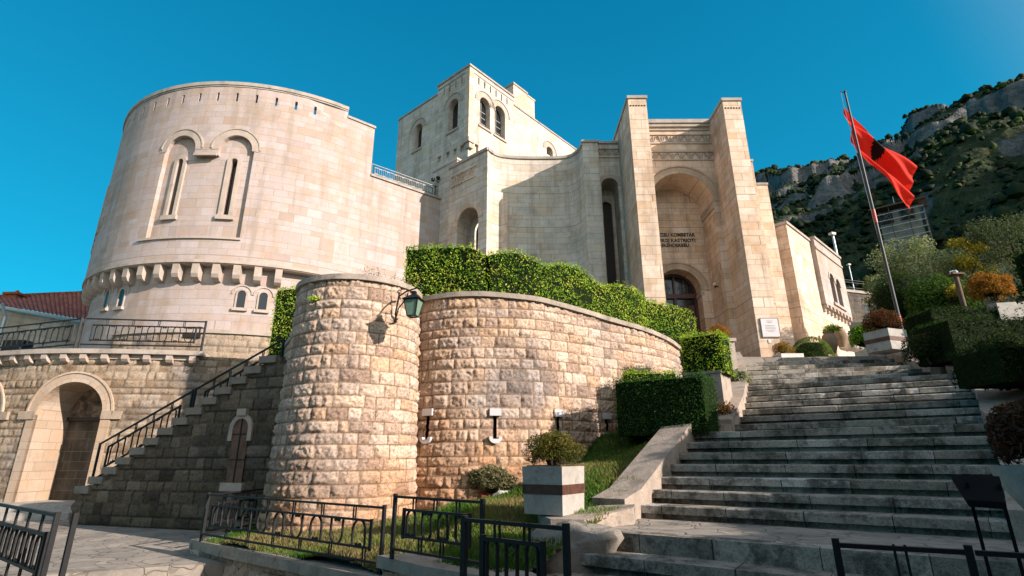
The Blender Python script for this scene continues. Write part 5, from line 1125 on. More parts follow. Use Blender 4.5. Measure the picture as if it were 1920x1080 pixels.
# scrub and small trees on its slopes
gx, gy = np.gradient(Z); slope = np.abs(gy) / (np.abs(np.gradient(r_, axis=1)) + 1e-3)
pick = RNG.random(X.size).reshape(X.shape); dens = np.clip(1.35 - slope, 0, 1) * (fbm(X * .03, Y * .03, 13., 4) > .42)
area = np.clip(r_ / 300.0, 0, 2) ** 1.5
sel = np.argwhere((pick < .62 * dens) & (T_ > .02) & (T_ < 1.02) & (A_ > 22) & (A_ < 58))
if len(sel) > 26000: sel = sel[RNG.choice(len(sel), 26000, False)]
ico = np.array([(0, 0, 1), (.89, 0, .45), (.28, .85, .45), (-.72, .53, .45), (-.72, -.53, .45), (.28, -.85, .45), (.72, .53, -.3), (-.28, .85, -.3), (-.89, 0, -.3), (-.28, -.85, -.3), (.72, -.53, -.3)])
icf = np.array([(0, 1, 2), (0, 2, 3), (0, 3, 4), (0, 4, 5), (0, 5, 1), (1, 6, 2), (2, 6, 7), (2, 7, 3), (3, 7, 8), (3, 8, 4), (4, 8, 9), (4, 9, 5), (5, 9, 10), (5, 10, 1), (1, 10, 6)])
Vs, Fs, Cs = [], [], []
pal = np.array([(.012, .024, .010), (.022, .04, .014), (.04, .065, .02), (.075, .09, .03), (.11, .10, .035)])
for n_, (i, j) in enumerate(sel):
    c = np.array((X[i, j], Y[i, j], Z[i, j])) + RNG.normal(0, 1.0, 3) * (1, 1, 0); s_ = min(2.6, RNG.lognormal(-.35, .55)) * (r_[i, j] / 260) ** .75
    for m_ in range(1):
        k = ico * s_ * (1 + RNG.uniform(-.35, .35, (11, 1))) * (1, 1, RNG.uniform(.7, 1.3)) + c + RNG.normal(0, s_ * .5, 3) * (1, 1, .4) + (0, 0, s_ * .3)
        Fs.append(icf + 11 * n_); Vs.append(k); cc_ = pal[min(4, int(abs(RNG.normal(1.3, 1.1))))]; Cs.append(np.repeat(cc_[None] * RNG.uniform(.7, 1.3), 15, 0))
tag(raw_mesh('mountain_scrub', np.concatenate(Vs), np.concatenate(Fs), M['leaf'], None, np.concatenate(Cs), 'FACE'), kind='stuff', cat='scrub', label='dark green scrub and small trees scattered over the rocky mountain slope')
# ------------------------------------------------------------------ foliage
def unit(v): return v / (np.linalg.norm(v, axis=1, keepdims=True) + 1e-9)
def leaves(name, Pn, Nn, size, pal, mat, parent=None, jit=.5, wid=.5, tone=None, stretch=1.0):
    n = len(Pn); Nn = unit(Nn + RNG.normal(0, jit, (n, 3))); t = unit(np.cross(Nn, RNG.normal(0, 1, (n, 3)))); bt = np.cross(Nn, t); s = size * RNG.uniform(.6, 1.3, (n, 1))
    a, b = Pn - t * s * .5 * stretch, Pn + t * s * .5 * stretch; m = Pn + Nn * s * .12
    V = np.stack([a, m + bt * s * wid * .5, b, m - bt * s * wid * .5], 1).reshape(-1, 3); Fc = np.arange(4 * n).reshape(n, 4)
    pal = np.array(pal); k = (RNG.random(n) if tone is None else np.clip(tone + RNG.normal(0, .16, n), 0, .999)) * (len(pal) - 1); i0 = np.clip(k.astype(int), 0, len(pal) - 2); fr = (k - i0)[:, None]
    return raw_mesh(name, V, Fc, mat, parent, (pal[i0] * (1 - fr) + pal[i0 + 1] * fr) * RNG.uniform(.75, 1.2, (n, 1)), 'FACE')
BOX = [(.045, .12, .014), (.11, .23, .02), (.21, .37, .03), (.33, .46, .05), (.48, .54, .08), (.42, .36, .11)]
DARK = [(.012, .032, .010), (.022, .05, .014), (.035, .072, .018), (.055, .095, .025)]
OLIVE = [(.07, .09, .05), (.15, .18, .10), (.25, .28, .17), (.36, .38, .25)]
AUT = [(.16, .05, .012), (.28, .10, .015), (.36, .16, .02), (.22, .12, .025)]
YEL = [(.16, .13, .02), (.30, .24, .03), (.38, .30, .04), (.12, .13, .03)]
RED = [(.05, .018, .012), (.10, .03, .015), (.06, .04, .015)]
def samp(quad, n):
    a, b, c, d = [np.array(q, float) for q in quad]; u, v = RNG.random((n, 1)), RNG.random((n, 1)); P = (a * (1 - u) + b * u) * (1 - v) + (d * (1 - u) + c * u) * v; nn = np.cross(b - a, d - a); return P, np.repeat((nn / (np.linalg.norm(nn) + 1e-9))[None], n, 0)
def hedge_path(t, path, zlo, zhi, half, pal, size=.045, dens=900, bulge=.05, tone_f=None, core=True):
    """clipped hedge along a plan line; zlo/zhi per point"""
    S = Surf([(p[0], p[1]) for p in path]); us = S.s; lo = lambda u: float(np.interp(u, us, zlo)); hi = lambda u: float(np.interp(u, us, zhi))
    n = max(4, int(S.L / .12)); g = np.linspace(0, S.L, n); k = MB()
    if core: 
        sweep(k, S, .02, S.L - .02, lambda u: lo(u), lambda u: hi(u) - .07, -half + .07, half - .07, .15); k.build('foliage_core', M['core'], t)
    Pl, Nl = [], []
    for a, b in zip(g[:-1], g[1:]):
        la, lb, ha, hb = lo(a), lo(b), hi(a), hi(b); w_ = b - a
        for d, fl in ((half, 1), (-half, -1)):
            q = [S.at(a, la, d), S.at(b, lb, d), S.at(b, hb, d), S.at(a, ha, d)]; m = int(w_ * (ha - la) * dens) + 1; P, N_ = samp(q, m); Pl.append(P); Nl.append(N_ * fl)
        q = [S.at(a, ha, half), S.at(b, hb, half), S.at(b, hb, -half), S.at(a, ha, -half)]; m = int(w_ * 2 * half * dens) + 1; P, N_ = samp(q, m); Pl.append(P); Nl.append(N_ * (1 if N_[0, 2] > 0 else -1))
    for u, sg in ((0, -1), (S.L, 1)):
        q = [S.at(u, lo(u), half), S.at(u, lo(u), -half), S.at(u, hi(u), -half), S.at(u, hi(u), half)]; m = int(2 * half * (hi(u) - lo(u)) * dens) + 1; P, N_ = samp(q, m); dr_ = np.array((-S.n[0 if sg < 0 else -1][1], S.n[0 if sg < 0 else -1][0], 0)) * sg; Pl.append(P); Nl.append(np.repeat(dr_[None], m, 0))
    P = np.concatenate(Pl); Nn = np.concatenate(Nl)
    lump = (fbm(P[:, 0] * 2.2, P[:, 1] * 2.2, P[:, 2] * 2.2, 3) - .5) * 2 * bulge; P = P + Nn * (lump[:, None] + RNG.normal(0, .018, (len(P), 1)) - np.abs(RNG.normal(0, .035, (len(P), 1))))
    tone = fbm(P[:, 0] * 3, P[:, 1] * 3, P[:, 2] * 3 + 7, 3)
    k_ = RNG.random(len(P)) < .035; P[k_] += Nn[k_] * RNG.uniform(.02, .11, (int(k_.sum()), 1)) + np.array((0, 0, .03))
    thin = fbm(P[:, 0] * 5, P[:, 1] * 5, P[:, 2] * 5 + 3, 3) > .33; P, Nn, tone = P[thin], Nn[thin], tone[thin]
    return leaves('foliage', P, Nn, size, pal, M['leaf'], t, .85, tone=tone)
def box_hedge(name, label, c, sx, sy, h, ang, pal=BOX, size=.045, dens=1000, group=None, cat='hedge', bulge=.04):
    ca, sa = math.cos(ang), math.sin(ang); t = thing(name, label, cat, c, group)
    p = [(c[0] - sx / 2 * ca, c[1] - sx / 2 * sa), (c[0], c[1]), (c[0] + sx / 2 * ca, c[1] + sx / 2 * sa)]; hedge_path(t, p, [c[2]] * 3, [c[2] + h] * 3, sy / 2, pal, size, dens, bulge); return t
def blob(t, c, r, pal, n, size, fill=.25, lump=.25, mat=None, nm='foliage', seed=0, flat=0.0, stems=0, stretch=1.0, core=True, low=-.6):
    """rounded shrub: leaves through the outer volume, uneven outline"""
    r = np.array(r if hasattr(r, '__len__') else (r, r, r), float); d = unit(RNG.normal(0, 1, (int(n * 1.6), 3))); d = d[d[:, 2] > low][:n]; n = len(d)
    q = 1 + lump * (fbm(d[:, 0] * 2 + seed, d[:, 1] * 2, d[:, 2] * 2 + 3, 4) - .5) * 2; rad = q * (1 - fill * RNG.random(n) ** 1.6)
    P = d * rad[:, None] * r + np.array(c)
    if core:
        m = boulder('foliage_core', c, tuple(r * (.72 if fill < .4 else .45)), M['core'], t, seed, 8, lump * .8)
    if stems:
        k = MB()
        for i in range(stems):
            a = RNG.uniform(0, 6.28); e = Vector(c) + Vector((math.cos(a) * r[0] * .6, math.sin(a) * r[1] * .6, RNG.uniform(-.1, .8) * r[2])); k.tube([Vector((c[0] + math.cos(a) * .05, c[1] + math.sin(a) * .05, c[2] - r[2] * .8)), (Vector(c) + e) / 2 + Vector((0, 0, -.1 * r[2])), e], [.022, .014, .006], 5)
        k.build('stem', M['bark'], t)
    return leaves(nm, P, d, size, pal, mat or M['leaf'], t, .8, tone=fbm(P[:, 0] * 2.5, P[:, 1] * 2.5, P[:, 2] * 2.5, 3), stretch=stretch)
def tree(name, label, base, h, cr, pal, n=9000, size=.12, clumps=26, group=None, lean=(0, 0), trunk=.16, cat='tree', crown_lo=.35, seed=1, sparse=.9):
    t = thing(name, label, cat, base, group); rg = random.Random(seed); b = MB(); bx = Vector(base); top = bx + Vector((lean[0], lean[1], h * .72))
    mid = bx + Vector((lean[0] * .4 + .1, lean[1] * .4, h * .38)); b.tube([bx - Vector((0, 0, .3)), bx + Vector((0, 0, h * .15)), mid, top], [trunk * 1.3, trunk, trunk * .7, trunk * .2], 9); cs = []
    for i in range(clumps):
        a = rg.uniform(0, 6.28); z = rg.uniform(crown_lo, 1.0); rr = cr * math.sqrt(max(.05, 1 - ((z - .62) / .42) ** 2)) * rg.uniform(.35, .95); c = bx + Vector((lean[0] * z + math.cos(a) * rr, lean[1] * z + math.sin(a) * rr, h * z - cr * .15)); cs.append(c)
        if i % 2 == 0: s0 = bx + (mid - bx) * rg.uniform(.6, 1) if z < .6 else mid + (top - mid) * rg.uniform(.1, .8); b.tube([s0, (s0 + c) / 2 + Vector((0, 0, -.08 * h * .3)), c], [trunk * .35, trunk * .22, .015], 6)
    b.build('trunk', M['bark'], t, 60); Pl, Nl = [], []
    for c in cs:
        m = n // clumps; d = unit(RNG.normal(0, 1, (m, 3))); rad = cr * rg.uniform(.24, .42) * (RNG.random((m, 1)) ** .45); Pl.append(np.array(c) + d * rad * (1, 1, .75)); Nl.append(d)
    P, Nn = np.concatenate(Pl), np.concatenate(Nl); leaves('crown', P, Nn, size, pal, M['leaf'], t, .9, tone=fbm(P[:, 0], P[:, 1], P[:, 2], 3)); return t

# ------------------------------------------------------------------ hedges round the door
def off(u, d): q = Sbw.at(u, 0, d); return (q.x, q.y)
hx = [(764, 461), (800, 459), (830, 457), (896, 458), (904, 476), (918, 470), (950, 467), (985, 467), (1010, 473), (1040, 484), (1066, 494), (1075, 487), (1100, 490), (1130, 500), (1148, 520), (1166, 530), (1180, 529), (1215, 530), (1235, 538), (1255, 556), (1270, 578), (1282, 606), (1290, 632)]
hp, zl, zh = [], [], []
for px, py in hx:
    if px in (764, 800, 830): q = {764: (-2.25, 11.05), 800: (-1.8, 11.0), 830: (-1.45, 10.95)}[px]
    elif px < 1262: u, _ = Sbw.hit(px, 600); u = max(u, .5); q = off(u, -1.02 + (.0 if px > 800 else 0))
    else: q = (R3[-1].x + (px - 1262) / 28 * .16, R3[-1].y + .15 + (px - 1262) / 28 * .5)
    # the crest is seen on the near top edge of the hedge
    d = ray(px, py); Yn = q[1] - .5; hp.append(q); zl.append(2.2 if px > 1262 else 2.7); zh.append(d.z / d.y * Yn)
hp2 = catmull([(a[0], a[1], z) for a, z in zip(hp, zh)], 3)
hd = thing('clipped_hedge', 'long bright green clipped hedge with a stepped wavy top above the curved bastion wall', 'hedge', (hp[0][0], hp[0][1], 3))
hedge_path(hd, [(q.x, q.y) for q in hp2], np.interp(np.linspace(0, 1, len(hp2)), np.linspace(0, 1, len(zl)), zl), [q.z for q in hp2], .5, BOX, .05, 1000, .035)
t = thing('clipped_hedge', 'small bright green hedge block left of the bastion drum', 'hedge', (-6.2, 13.6, 1.5)); hl = aY(528, 541, 13.5)
hedge_path(t, [(hl.x, 13.75), (hl.x + .9, 13.6), (hl.x + 2.3, 13.4)], [2.5] * 3, [hl.z - .03, hl.z, hl.z + .1], .45, BOX, .05, 800, .05)
box_hedge('box_hedge', 'large dark green box hedge on the landing beside the curved wall', (2.72, 9.50, .36), 1.55, 1.0, .99, -.56, [(.012, .045, .010), (.02, .07, .014), (.035, .10, .018), (.05, .12, .02)], .035, 1700, 'box hedges left of the staircase')
box_hedge('box_hedge', 'bright green cube shaped box hedge on a low white wall left of the upper stairs', (4.02, 10.75, 1.58), .82, .82, .84, -.6, BOX, .04, 1500, 'box hedges left of the staircase', bulge=.06)
box_hedge('box_hedge', 'narrow green box hedge showing behind the large dark one', (2.75, 10.62, .5), 1.0, .5, 1.16, .05, BOX, .04, 1300, 'box hedges left of the staircase')
b = MB(); b.box((3.98, 10.78, .2), (.72, .8, 1.38), -.6); b.box((3.98, 10.78, 1.58), (.76, .84, .05), -.6); tag(b.build('low_wall', M['curb']), 'low pale stone wall block carrying the cube shaped box hedge', 'wall')
t = thing('garden_shrub', 'small dry reddish shrub against the low white wall block', 'shrub', (3.95, 9.98, .5)); blob(t, (3.95, 9.98, .82), (.2, .15, .2), AUT + DARK, 700, .04, .6, .4, M['dry'], core=False, stems=5)
t = thing('garden_shrub', 'light green scrubby plant growing over the kerb of the upper stairs', 'shrub', (5.1, 12.25, 1.7)); blob(t, (5.15, 12.1, 1.72), (.28, .25, .2), OLIVE, 900, .06, .6, .5, stretch=1.6, core=False, stems=5)
b = MB(); b.box((5.2, 12.95, 1.2), (.52, .5, 1.52)); b.box((5.2, 12.95, 2.72), (.6, .58, .08)); tag(b.build('stone_planter', M['trim']), 'pale stone planter block with an orange shrub left of the upper stairs', 'planter')
t = thing('round_shrub', 'small round orange shrub on the pale planter block by the door', 'shrub', (5.2, 12.95, 2.8)); blob(t, (5.17, 12.9, 2.98), (.27, .26, .22), AUT + YEL[:2], 2400, .03, .4, .4)
b = MB(); b.box((7.75, 14.65, 2.5), (.62, .5, .24)); tag(b.build('stone_planter', M['white']), 'low white stone slab under the small orange shrub at the stair top', 'planter')
t = thing('round_shrub', 'small round orange shrub at the foot of the right pylon', 'shrub', (7.6, 14.7, 2.7)); blob(t, (7.6, 14.6, 2.9), (.27, .26, .22), AUT + YEL[:2], 2600, .03, .4, .35)
t = thing('dome_shrub', 'large smooth dome shaped clipped shrub at the top of the stairs', 'shrub', (8.62, 15.0, 2.6)); blob(t, (8.62, 15.0, 2.72), (.56, .56, .62), [(.05, .10, .02), (.09, .15, .03), (.14, .19, .04), (.17, .20, .06)], 9000, .03, .06, .05, low=-.15)

# ------------------------------------------------------------------ planters
def box_planter(label, c, s, h, ang, flare=1.06, group='square concrete planters', z2=None):
    t = thing('square_planter', label, 'planter', c, group); b = MB(); b.box(c, (s, s, h), ang, flare); b.build('tub', M['conc'], t)
    k0, k1 = 1 + (flare - 1) * .42, 1 + (flare - 1) * .62; b = MB(); b.box((c[0], c[1], c[2] + h * .42), (s * k0 + .016, s * k0 + .016, h * .2), ang, k1 / k0); b.build('band', M['brownband'], t)
    b = MB(); b.box((c[0], c[1], c[2] + h), (s * flare - .08, s * flare - .08, .012), ang); b.build('soil', M['soil'], t); return t
pc = Vector((.50, 6.82, -.62)); box_planter('square pale concrete planter with a brown band on the landing corner below the bastion', (pc.x, pc.y, pc.z), .52, .53, .96, 1.07)
t = thing('planter_shrub', 'browning green bushy shrub in the square planter on the landing corner', 'shrub', (pc.x, pc.y, -.1)); blob(t, (pc.x, pc.y, .10), (.33, .32, .25), [(.03, .05, .012), (.08, .09, .02), (.17, .14, .03), (.26, .18, .04)], 7500, .028, .55, .5, stems=8)
c = aY(1667, 655, 12.4); box_planter('square concrete planter with a brown band at the top right end of the stairs', (c.x + .12, 12.6, c.z - .02), .62, .5, .35, 1.02)
t = thing('planter_shrub', 'round rust red shrub in the square planter by the flagpole', 'shrub', (c.x + .12, 12.6, c.z + .5)); blob(t, (c.x + .1, 12.6, c.z + .72), (.42, .4, .34), RED + AUT[:1], 4000, .04, .45, .45)
c = aY(1982, 965, 4.15)
t = thing('round_planter', 'large pale concrete bowl planter at the right edge beside the lower steps', 'planter', tuple(c)); b = MB(); b.lathe([(.13, .0), (.17, .02), (.25, .16), (.30, .28), (.315, .34), (.28, .34), (.25, .30)], c, 28); b.build('bowl', M['conc'], t, 40)
b = MB(); b.box((c.x, c.y, c.z - .5), (.22, .22, .5), .4); b.build('plinth', M['step'], t)
t2 = thing('planter_shrub', 'dry dark red spiky shrub in the bowl planter at the right edge', 'shrub', (c.x, c.y, c.z + .3)); blob(t2, (c.x, c.y, c.z + .54), (.27, .27, .31), [(.05, .02, .015), (.09, .04, .025), (.05, .05, .025)], 5200, .035, .6, .25, M['dry'], stretch=1.8, core=False, stems=18)
# rosemary in a pot with painted rocks
t = thing('flower_pot', 'terracotta pot with a straggly rosemary bush below the bastion', 'pot', (-.42, 8.7, -.75)); pp = aZ(905, 942, -.72); b = MB(); b.lathe([(.08, 0), (.12, .16), (.14, .18), (.14, .21), (.11, .21), (.1, .17)], (pp.x, pp.y, pp.z), 16); b.build('pot', M['terracotta'], t, 40)
t2 = thing('rosemary_bush', 'straggly pale green rosemary bush in the terracotta pot', 'shrub', (pp.x, pp.y, pp.z + .2)); blob(t2, (pp.x + .14, pp.y, pp.z + .36), (.40, .3, .26), [(.07, .07, .035), (.13, .13, .06), (.20, .19, .10), (.17, .12, .07)], 5200, .045, .6, .4, M['dry'], stretch=2.0, core=False, stems=26)
p = aZ(945, 945, -.70); r1 = tag(boulder('painted_rock', (p.x, p.y, p.z + .1), (.2, .12, .1), M['white'], seed=4, amp=.6), 'lumpy white painted rock beside the terracotta pot', 'rock')
p = aZ(977, 925, -.62); tag(boulder('painted_rock', (p.x + .02, p.y + .3, p.z + .06), (.12, .1, .14), M['white'], seed=8, amp=.5), 'upright white painted rock between the pot and the square planter', 'rock')

# ------------------------------------------------------------------ wrought iron wall lantern
LN = aY(775, 576, 8.55); an = aY(741, 592, 9.05); top = aY(748, 556, 9.0)
t = thing('wall_lantern', 'green glass iron lantern hanging from a scrolled bracket in the bastion crevice', 'lantern', tuple(an)); b = MB()
hook = LN + Vector((0, 0, .30)); b.tube([top + Vector((0, .12, 0)), top, (top + hook) / 2 + Vector((0, 0, .04)), hook + Vector((.06, -.05, .03)), hook + Vector((.1, -.08, .0))], .014, 7)
b.tube([an + Vector((0, .1, -.1)), an + Vector((0, .02, .05)), top + Vector((0, 0, .0)), top + Vector((0, 0, .08))], .016, 7); b.tube([an + Vector((0, .05, -.05)), an + Vector((.06, -.05, .12)), (an + hook) / 2 + Vector((.02, 0, .08)), hook + Vector((-.12, .08, -.02))], .012, 7)
b.tube([top + Vector((.03 * math.cos(a), 0, .09 + .03 * math.sin(a))) for a in np.linspace(0, 5.5, 10)], .008, 5); b.tube([hook + Vector((.1 + .035 * math.cos(a), -.08, .03 + .035 * math.sin(a))) for a in np.linspace(-1.5, 4.2, 10)], .008, 5)
b.tube([an + Vector((0, .12, -.08)), an + Vector((0, .0, -.1)), an + Vector((.05, -.06, -.07))], .02, 6); b.build('bracket', M['iron'], t)
w0, w1, lh = .085, .148, .28; z0 = LN.z - .16; A45 = .55
b = MB()
co = lambda w_, k: (LN.x + w_ * math.cos(A45 + k * math.pi / 2), LN.y + w_ * math.sin(A45 + k * math.pi / 2))
for k in range(4): b.bar((*co(w0 * 1.2, k), z0), (*co(w1 * 1.2, k), z0 + lh), .016)
for k in range(4): b.bar((*co(w0 * 1.2, k), z0), (*co(w0 * 1.2, k + 1), z0), .018); b.bar((*co(w1 * 1.2, k), z0 + lh), (*co(w1 * 1.2, k + 1), z0 + lh), .02)
b.build('lantern_frame', M['iron'], t)
b = MB(); vs = [(*co(w1 * 1.5, k), z0 + lh + .005) for k in range(4)] + [(*co(.05, k), z0 + lh + .10) for k in range(4)] + [(*co(.05, k), z0 + lh + .16) for k in range(4)]; b.add(vs, [(i, (i + 1) % 4, 4 + (i + 1) % 4, 4 + i) for i in range(4)] + [(4 + i, 4 + (i + 1) % 4, 8 + (i + 1) % 4, 8 + i) for i in range(4)] + [(8, 9, 10, 11), (3, 2, 1, 0)]); b.build('lantern_roof', M['iron'], t)
g = N('green_lantern_glass'); g.col((.20, .34, .25)); g.rough(.25); g.b.inputs['Transmission Weight'].default_value = .35; M['lglass'] = g.m
for k in range(4):
    b = MB(); b.poly([(*co(w0 * 1.16, k), z0 + .005), (*co(w0 * 1.16, k + 1), z0 + .005), (*co(w1 * 1.16, k + 1), z0 + lh - .005), (*co(w1 * 1.16, k), z0 + lh - .005)]); b.build('pane', M['lglass'], t)

# ------------------------------------------------------------------ fences in the foreground
A, B_ = Vector((-4.72, 8.72, -1.17)), Vector((-1.42, 6.27, -1.17)); hF = .66
railing('long dark iron fence panel with hoops along the lawn kerb wall', A, B_, hF, 'iron fence panels', 9, ties=6, fr=(.0, .22, .64, .84), inset=.1, r=.0155)
railing('short iron fence panel turning back from the left corner of the lawn kerb', Vector((-4.72, 8.75, -1.17)), Vector((-4.35, 9.9, -1.15)), hF, 'iron fence panels', 4, ties=2, fr=(.0, .22, .64, .84), inset=.1, r=.0155)
A, B_ = aY(734, 1057, 6.02), aY(903, 1086, 5.2); A.z = B_.z = -.98
railing('raised dark iron fence panel in the middle of the lawn kerb', A, B_, .60, 'iron fence panels', 4, ties=3, fr=(.0, .2, .62, .84), inset=.08, r=.0155)
A = aY(869, 1060, 4.15); B_ = aY(1064, 1080, 3.62); zt = -.42; A.z = B_.z = zt - .78
railing('near dark iron gate panel in front of the flagstone landing', A, B_, .78, 'iron fence panels', 3, ties=2, fr=(.0, .14, .5, .72), inset=.09, r=.017)
A = aY(1570, 1035, 2.85); B_ = aY(1822, 1056, 2.62); C_ = aY(2100, 1075, 2.4); A.z = B_.z = C_.z = -.41 - .85
railing('near dark iron railing at the bottom right of the landing steps', A, B_, .85, 'iron railings at the foot of the steps', 2, ties=1, fr=(.0, .28, .62, .8), r=.014)
railing('dark iron railing running out of the picture at the bottom right', B_ + Vector((.02, -.01, 0)), C_, .85, 'iron railings at the foot of the steps', 2, ties=1, fr=(.0, .28, .62, .8), r=.014, posts=(0, 1))
A, B_ = Vector((-7.3, 7.75, -1.5)), aY(108, 965, 5.75); B_ = Vector((B_.x, B_.y, -1.5)); 
ht = aY(106, 966, 5.75).z + 1.5
railing('dark iron fence panel at the bottom left corner with a leaning twin end post', A, B_, ht, 'iron fence panels', 9, ties=6, fr=(.0, .2, .55, .74), inset=.1, r=.02)
q = MB(); 
post2 = thing('iron_post', 'dark iron post standing beside the end of the bottom left fence', 'post', (B_.x + .17, B_.y + .02, -1.5)); q.bar((B_.x + .17, B_.y + .02, -1.5), (B_.x + .17, B_.y + .02, -1.5 + ht + .02), .045); q.build('post', M['iron'], post2); q = MB(); q.bar((B_.x + .17, B_.y + .02, -1.2), (B_.x, B_.y, -1.2), .03); q.build('link_bar', M['iron'], post2)

# ------------------------------------------------------------------ black lectern board on the steps
t = thing('lectern', 'black metal lectern board on two thin legs at the right of the steps', 'lectern', aY(1850, 1060, 3.3)); pz_ = aY(1825, 905, 3.35)
a0, a1 = aY(1783, 890, 3.35), aY(1874, 893, 3.2); b = MB(); dv = (a1 - a0); dv.z = 0; d_ = dv.normalized(); nb_ = Vector((d_.y, -d_.x, 0))
b.add([a0 + nb_ * 0, a1, a1 + nb_ * .16 + Vector((0, 0, -.13)), a0 + d_ * .06 + nb_ * .16 + Vector((0, 0, -.13))] + [v + Vector((0, 0, -.035)) for v in (a0, a1, a1 + nb_ * .16 + Vector((0, 0, -.13)), a0 + d_ * .06 + nb_ * .16 + Vector((0, 0, -.13)))], [(0, 1, 2, 3), (7, 6, 5, 4), (0, 4, 5, 1), (1, 5, 6, 2), (2, 6, 7, 3), (3, 7, 4, 0)]); b.build('board', M['blackplas'], t)
for e in (a0 + d_ * .07, a1 - d_ * .01): b = MB(); b.bar(e + Vector((0, 0, -.04)) + nb_ * .08, Vector((e.x, e.y, -.75)) + nb_ * .08, .016); b.build('leg', M['blackplas'], t)

# ------------------------------------------------------------------ flagpole and flag
FY = 13.35; fb, ft = aY(1701, 660, FY), aY(1584, 172, FY); ft.x = fb.x + (ft.x - fb.x)
t = thing('flagpole', 'tall grey metal flagpole with orange red bands beside the upper stairs', 'flagpole', tuple(fb)); ax = ft - fb; P_ = lambda f: fb + ax * f
b = MB(); b.tube([P_(-.05), P_(.35), P_(1)], [.045, .04, .026], 12); b.build('pole', M['polegrey'], t, 60); b = MB(); b.tube([P_(.1), P_(.125)], .047, 12); b.build('band', M['brownband'], t)
rb = N('orange_red_paint'); rb.col((.42, .045, .02)); rb.rough(.5); M['orangered'] = rb.m
b = MB(); b.tube([P_(.1), P_(.118)], .049, 12); b.build('band', M['orangered'], t); b = MB(); b.tube([P_(.455), P_(.505)], .044, 12); b.build('band', M['orangered'], t)
b = MB(); b.tube([P_(1) + Vector((.0, 0, -.02)), P_(1) + Vector((-.13, 0, .0))], .018, 6); b.lathe([(.03, -.04), (.04, 0), (.02, .04)], P_(1), 8); b.build('pulley_arm', M['iron'], t)
hA, hB = aY(1582.5, 199, FY + .06), aY(1606, 288, FY + .06)
b = MB(); b.tube([P_(1) + Vector((-.12, 0, 0)), hA, hB, aY(1640, 420, FY + .02), aY(1690, 600, FY), P_(.1) + Vector((-.08, 0, 0))], .007, 5); b.build('halyard', M['metalgrey'], t)
b = MB(); q0 = aY(1668, 522, FY + .15); b.tube([aY(1668, 522, FY + .15), aY(1698, 655, FY + .15)], .018, 6); b.build('stay_rod', M['metalgrey'], t)
nU, nV = 170, 110; u_, v_ = np.meshgrid(np.linspace(0, 1, nU), np.linspace(0, 1, nV), indexing='ij')
def qb(p, c, q, s): return (1 - s)[..., None] ** 2 * np.array(p) + 2 * (s * (1 - s))[..., None] * np.array(c) + s[..., None] ** 2 * np.array(q)
fA, fB = np.array(hA), np.array(hB); fD, fC = np.array(aY(1717, 301, FY + .2)), np.array(aY(1707, 393, FY + .15))
cT = np.array(aY(1632, 254, FY + .2)) + (0, 0, -.02); cB = np.array(aY(1645, 326, FY + .12))
Pt = qb(fA, cT, fD, u_); Pb = qb(fB, cB, fC, u_); P = Pt * (1 - v_)[..., None] + Pb * v_[..., None]
fold = .17 * np.sin(6.28 * (v_ * 1.7 + u_ * .35)) * (.25 + .75 * np.sin(math.pi * np.clip(u_ * .9 + .08, 0, 1))) + .07 * np.sin(6.28 * (v_ * 3.3 - u_ * .8)) * (.4 + .6 * u_) + .025 * np.sin(6.28 * (u_ * 2.0 + v_ * .6))
P[..., 1] += fold
half = [(0, .06), (.03, .10), (.05, .04), (.10, .03), (.15, .08), (.11, .10), (.085, .12), (.10, .17), (.08, .22), (.13, .24), (.17, .18), (.22, .16), (.30, .20), (.26, .23), (.33, .28), (.26, .30), (.33, .37), (.25, .37), (.30, .45), (.22, .43), (.24, .52), (.17, .47), (.15, .55), (.10, .52), (.11, .62), (.17, .66), (.22, .62), (.24, .68), (.18, .71), (.22, .76), (.15, .74), (.10, .70), (.10, .80), (.14, .88), (.07, .86), (.05, .95), (.0, .88)]
eag = half + [(-x, y) for x, y in half[::-1]]
ex, ey = (u_ - .47) / .42, (v_ - .16) / .70
blk = inside(eag, (ex * 1.35).ravel(), ey.ravel()).reshape(ex.shape)
idx = np.arange(u_.size).reshape(u_.shape); Fc = np.stack([idx[:-1, :-1], idx[1:, :-1], idx[1:, 1:], idx[:-1, 1:]], -1).reshape(-1, 4); cf = np.where(blk[:-1, :-1].reshape(-1, 1), np.array([[.012, .008, .008]]), np.array([[.72, .036, .018]]))
tag(raw_mesh('flag', P.reshape(-1, 3), Fc, M['flag'], None, cf, 'FACE', smooth=True), 'red flag with a black double headed eagle hanging in folds from the flagpole', 'flag')

# ------------------------------------------------------------------ scaffolded old watchtower on the hillside
M['towerstone'] = plain_stone('brown_rubble_stone', (.30, .27, .215), (.16, .14, .11), 1.0, 1.0); M['scaf'] = flat('pale_grey_scaffold_tube', (.50, .51, .49), .6); M['scafdark'] = flat('dark_scaffold_post', (.06, .055, .05), .7)
SY = 66.0; q0, q1, q2, q3 = aY(1641, 383, SY), aY(1714, 366, SY + 3), aY(1745, 468, SY + 3), aY(1668, 490, SY)
w_ = aY(1722, 420, SY).x - aY(1655, 420, SY).x; w_ *= 1.18; cen = aY(1690, 420, SY + w_ / 2); zt = aY(1680, 377, SY).z; zb = zt - 14; TA = -math.atan2(cen.x, cen.y); ca, sa = math.cos(TA), math.sin(TA)
LT = lambda x, y, z: (cen.x + x * ca - y * sa, cen.y + x * sa + y * ca, z)          # x along the visible face, y away from it
t = thing('scaffolded_tower', 'old square stone watchtower wrapped in scaffolding on the hillside', 'tower', LT(0, 0, zb))
b = MB(); b.box(LT(0, 0, zb), (w_ * .84, w_ * .84, zt - zb - .7), TA, .95); b.build('shaft', M['towerstone'], t)
hw = w_ * .5
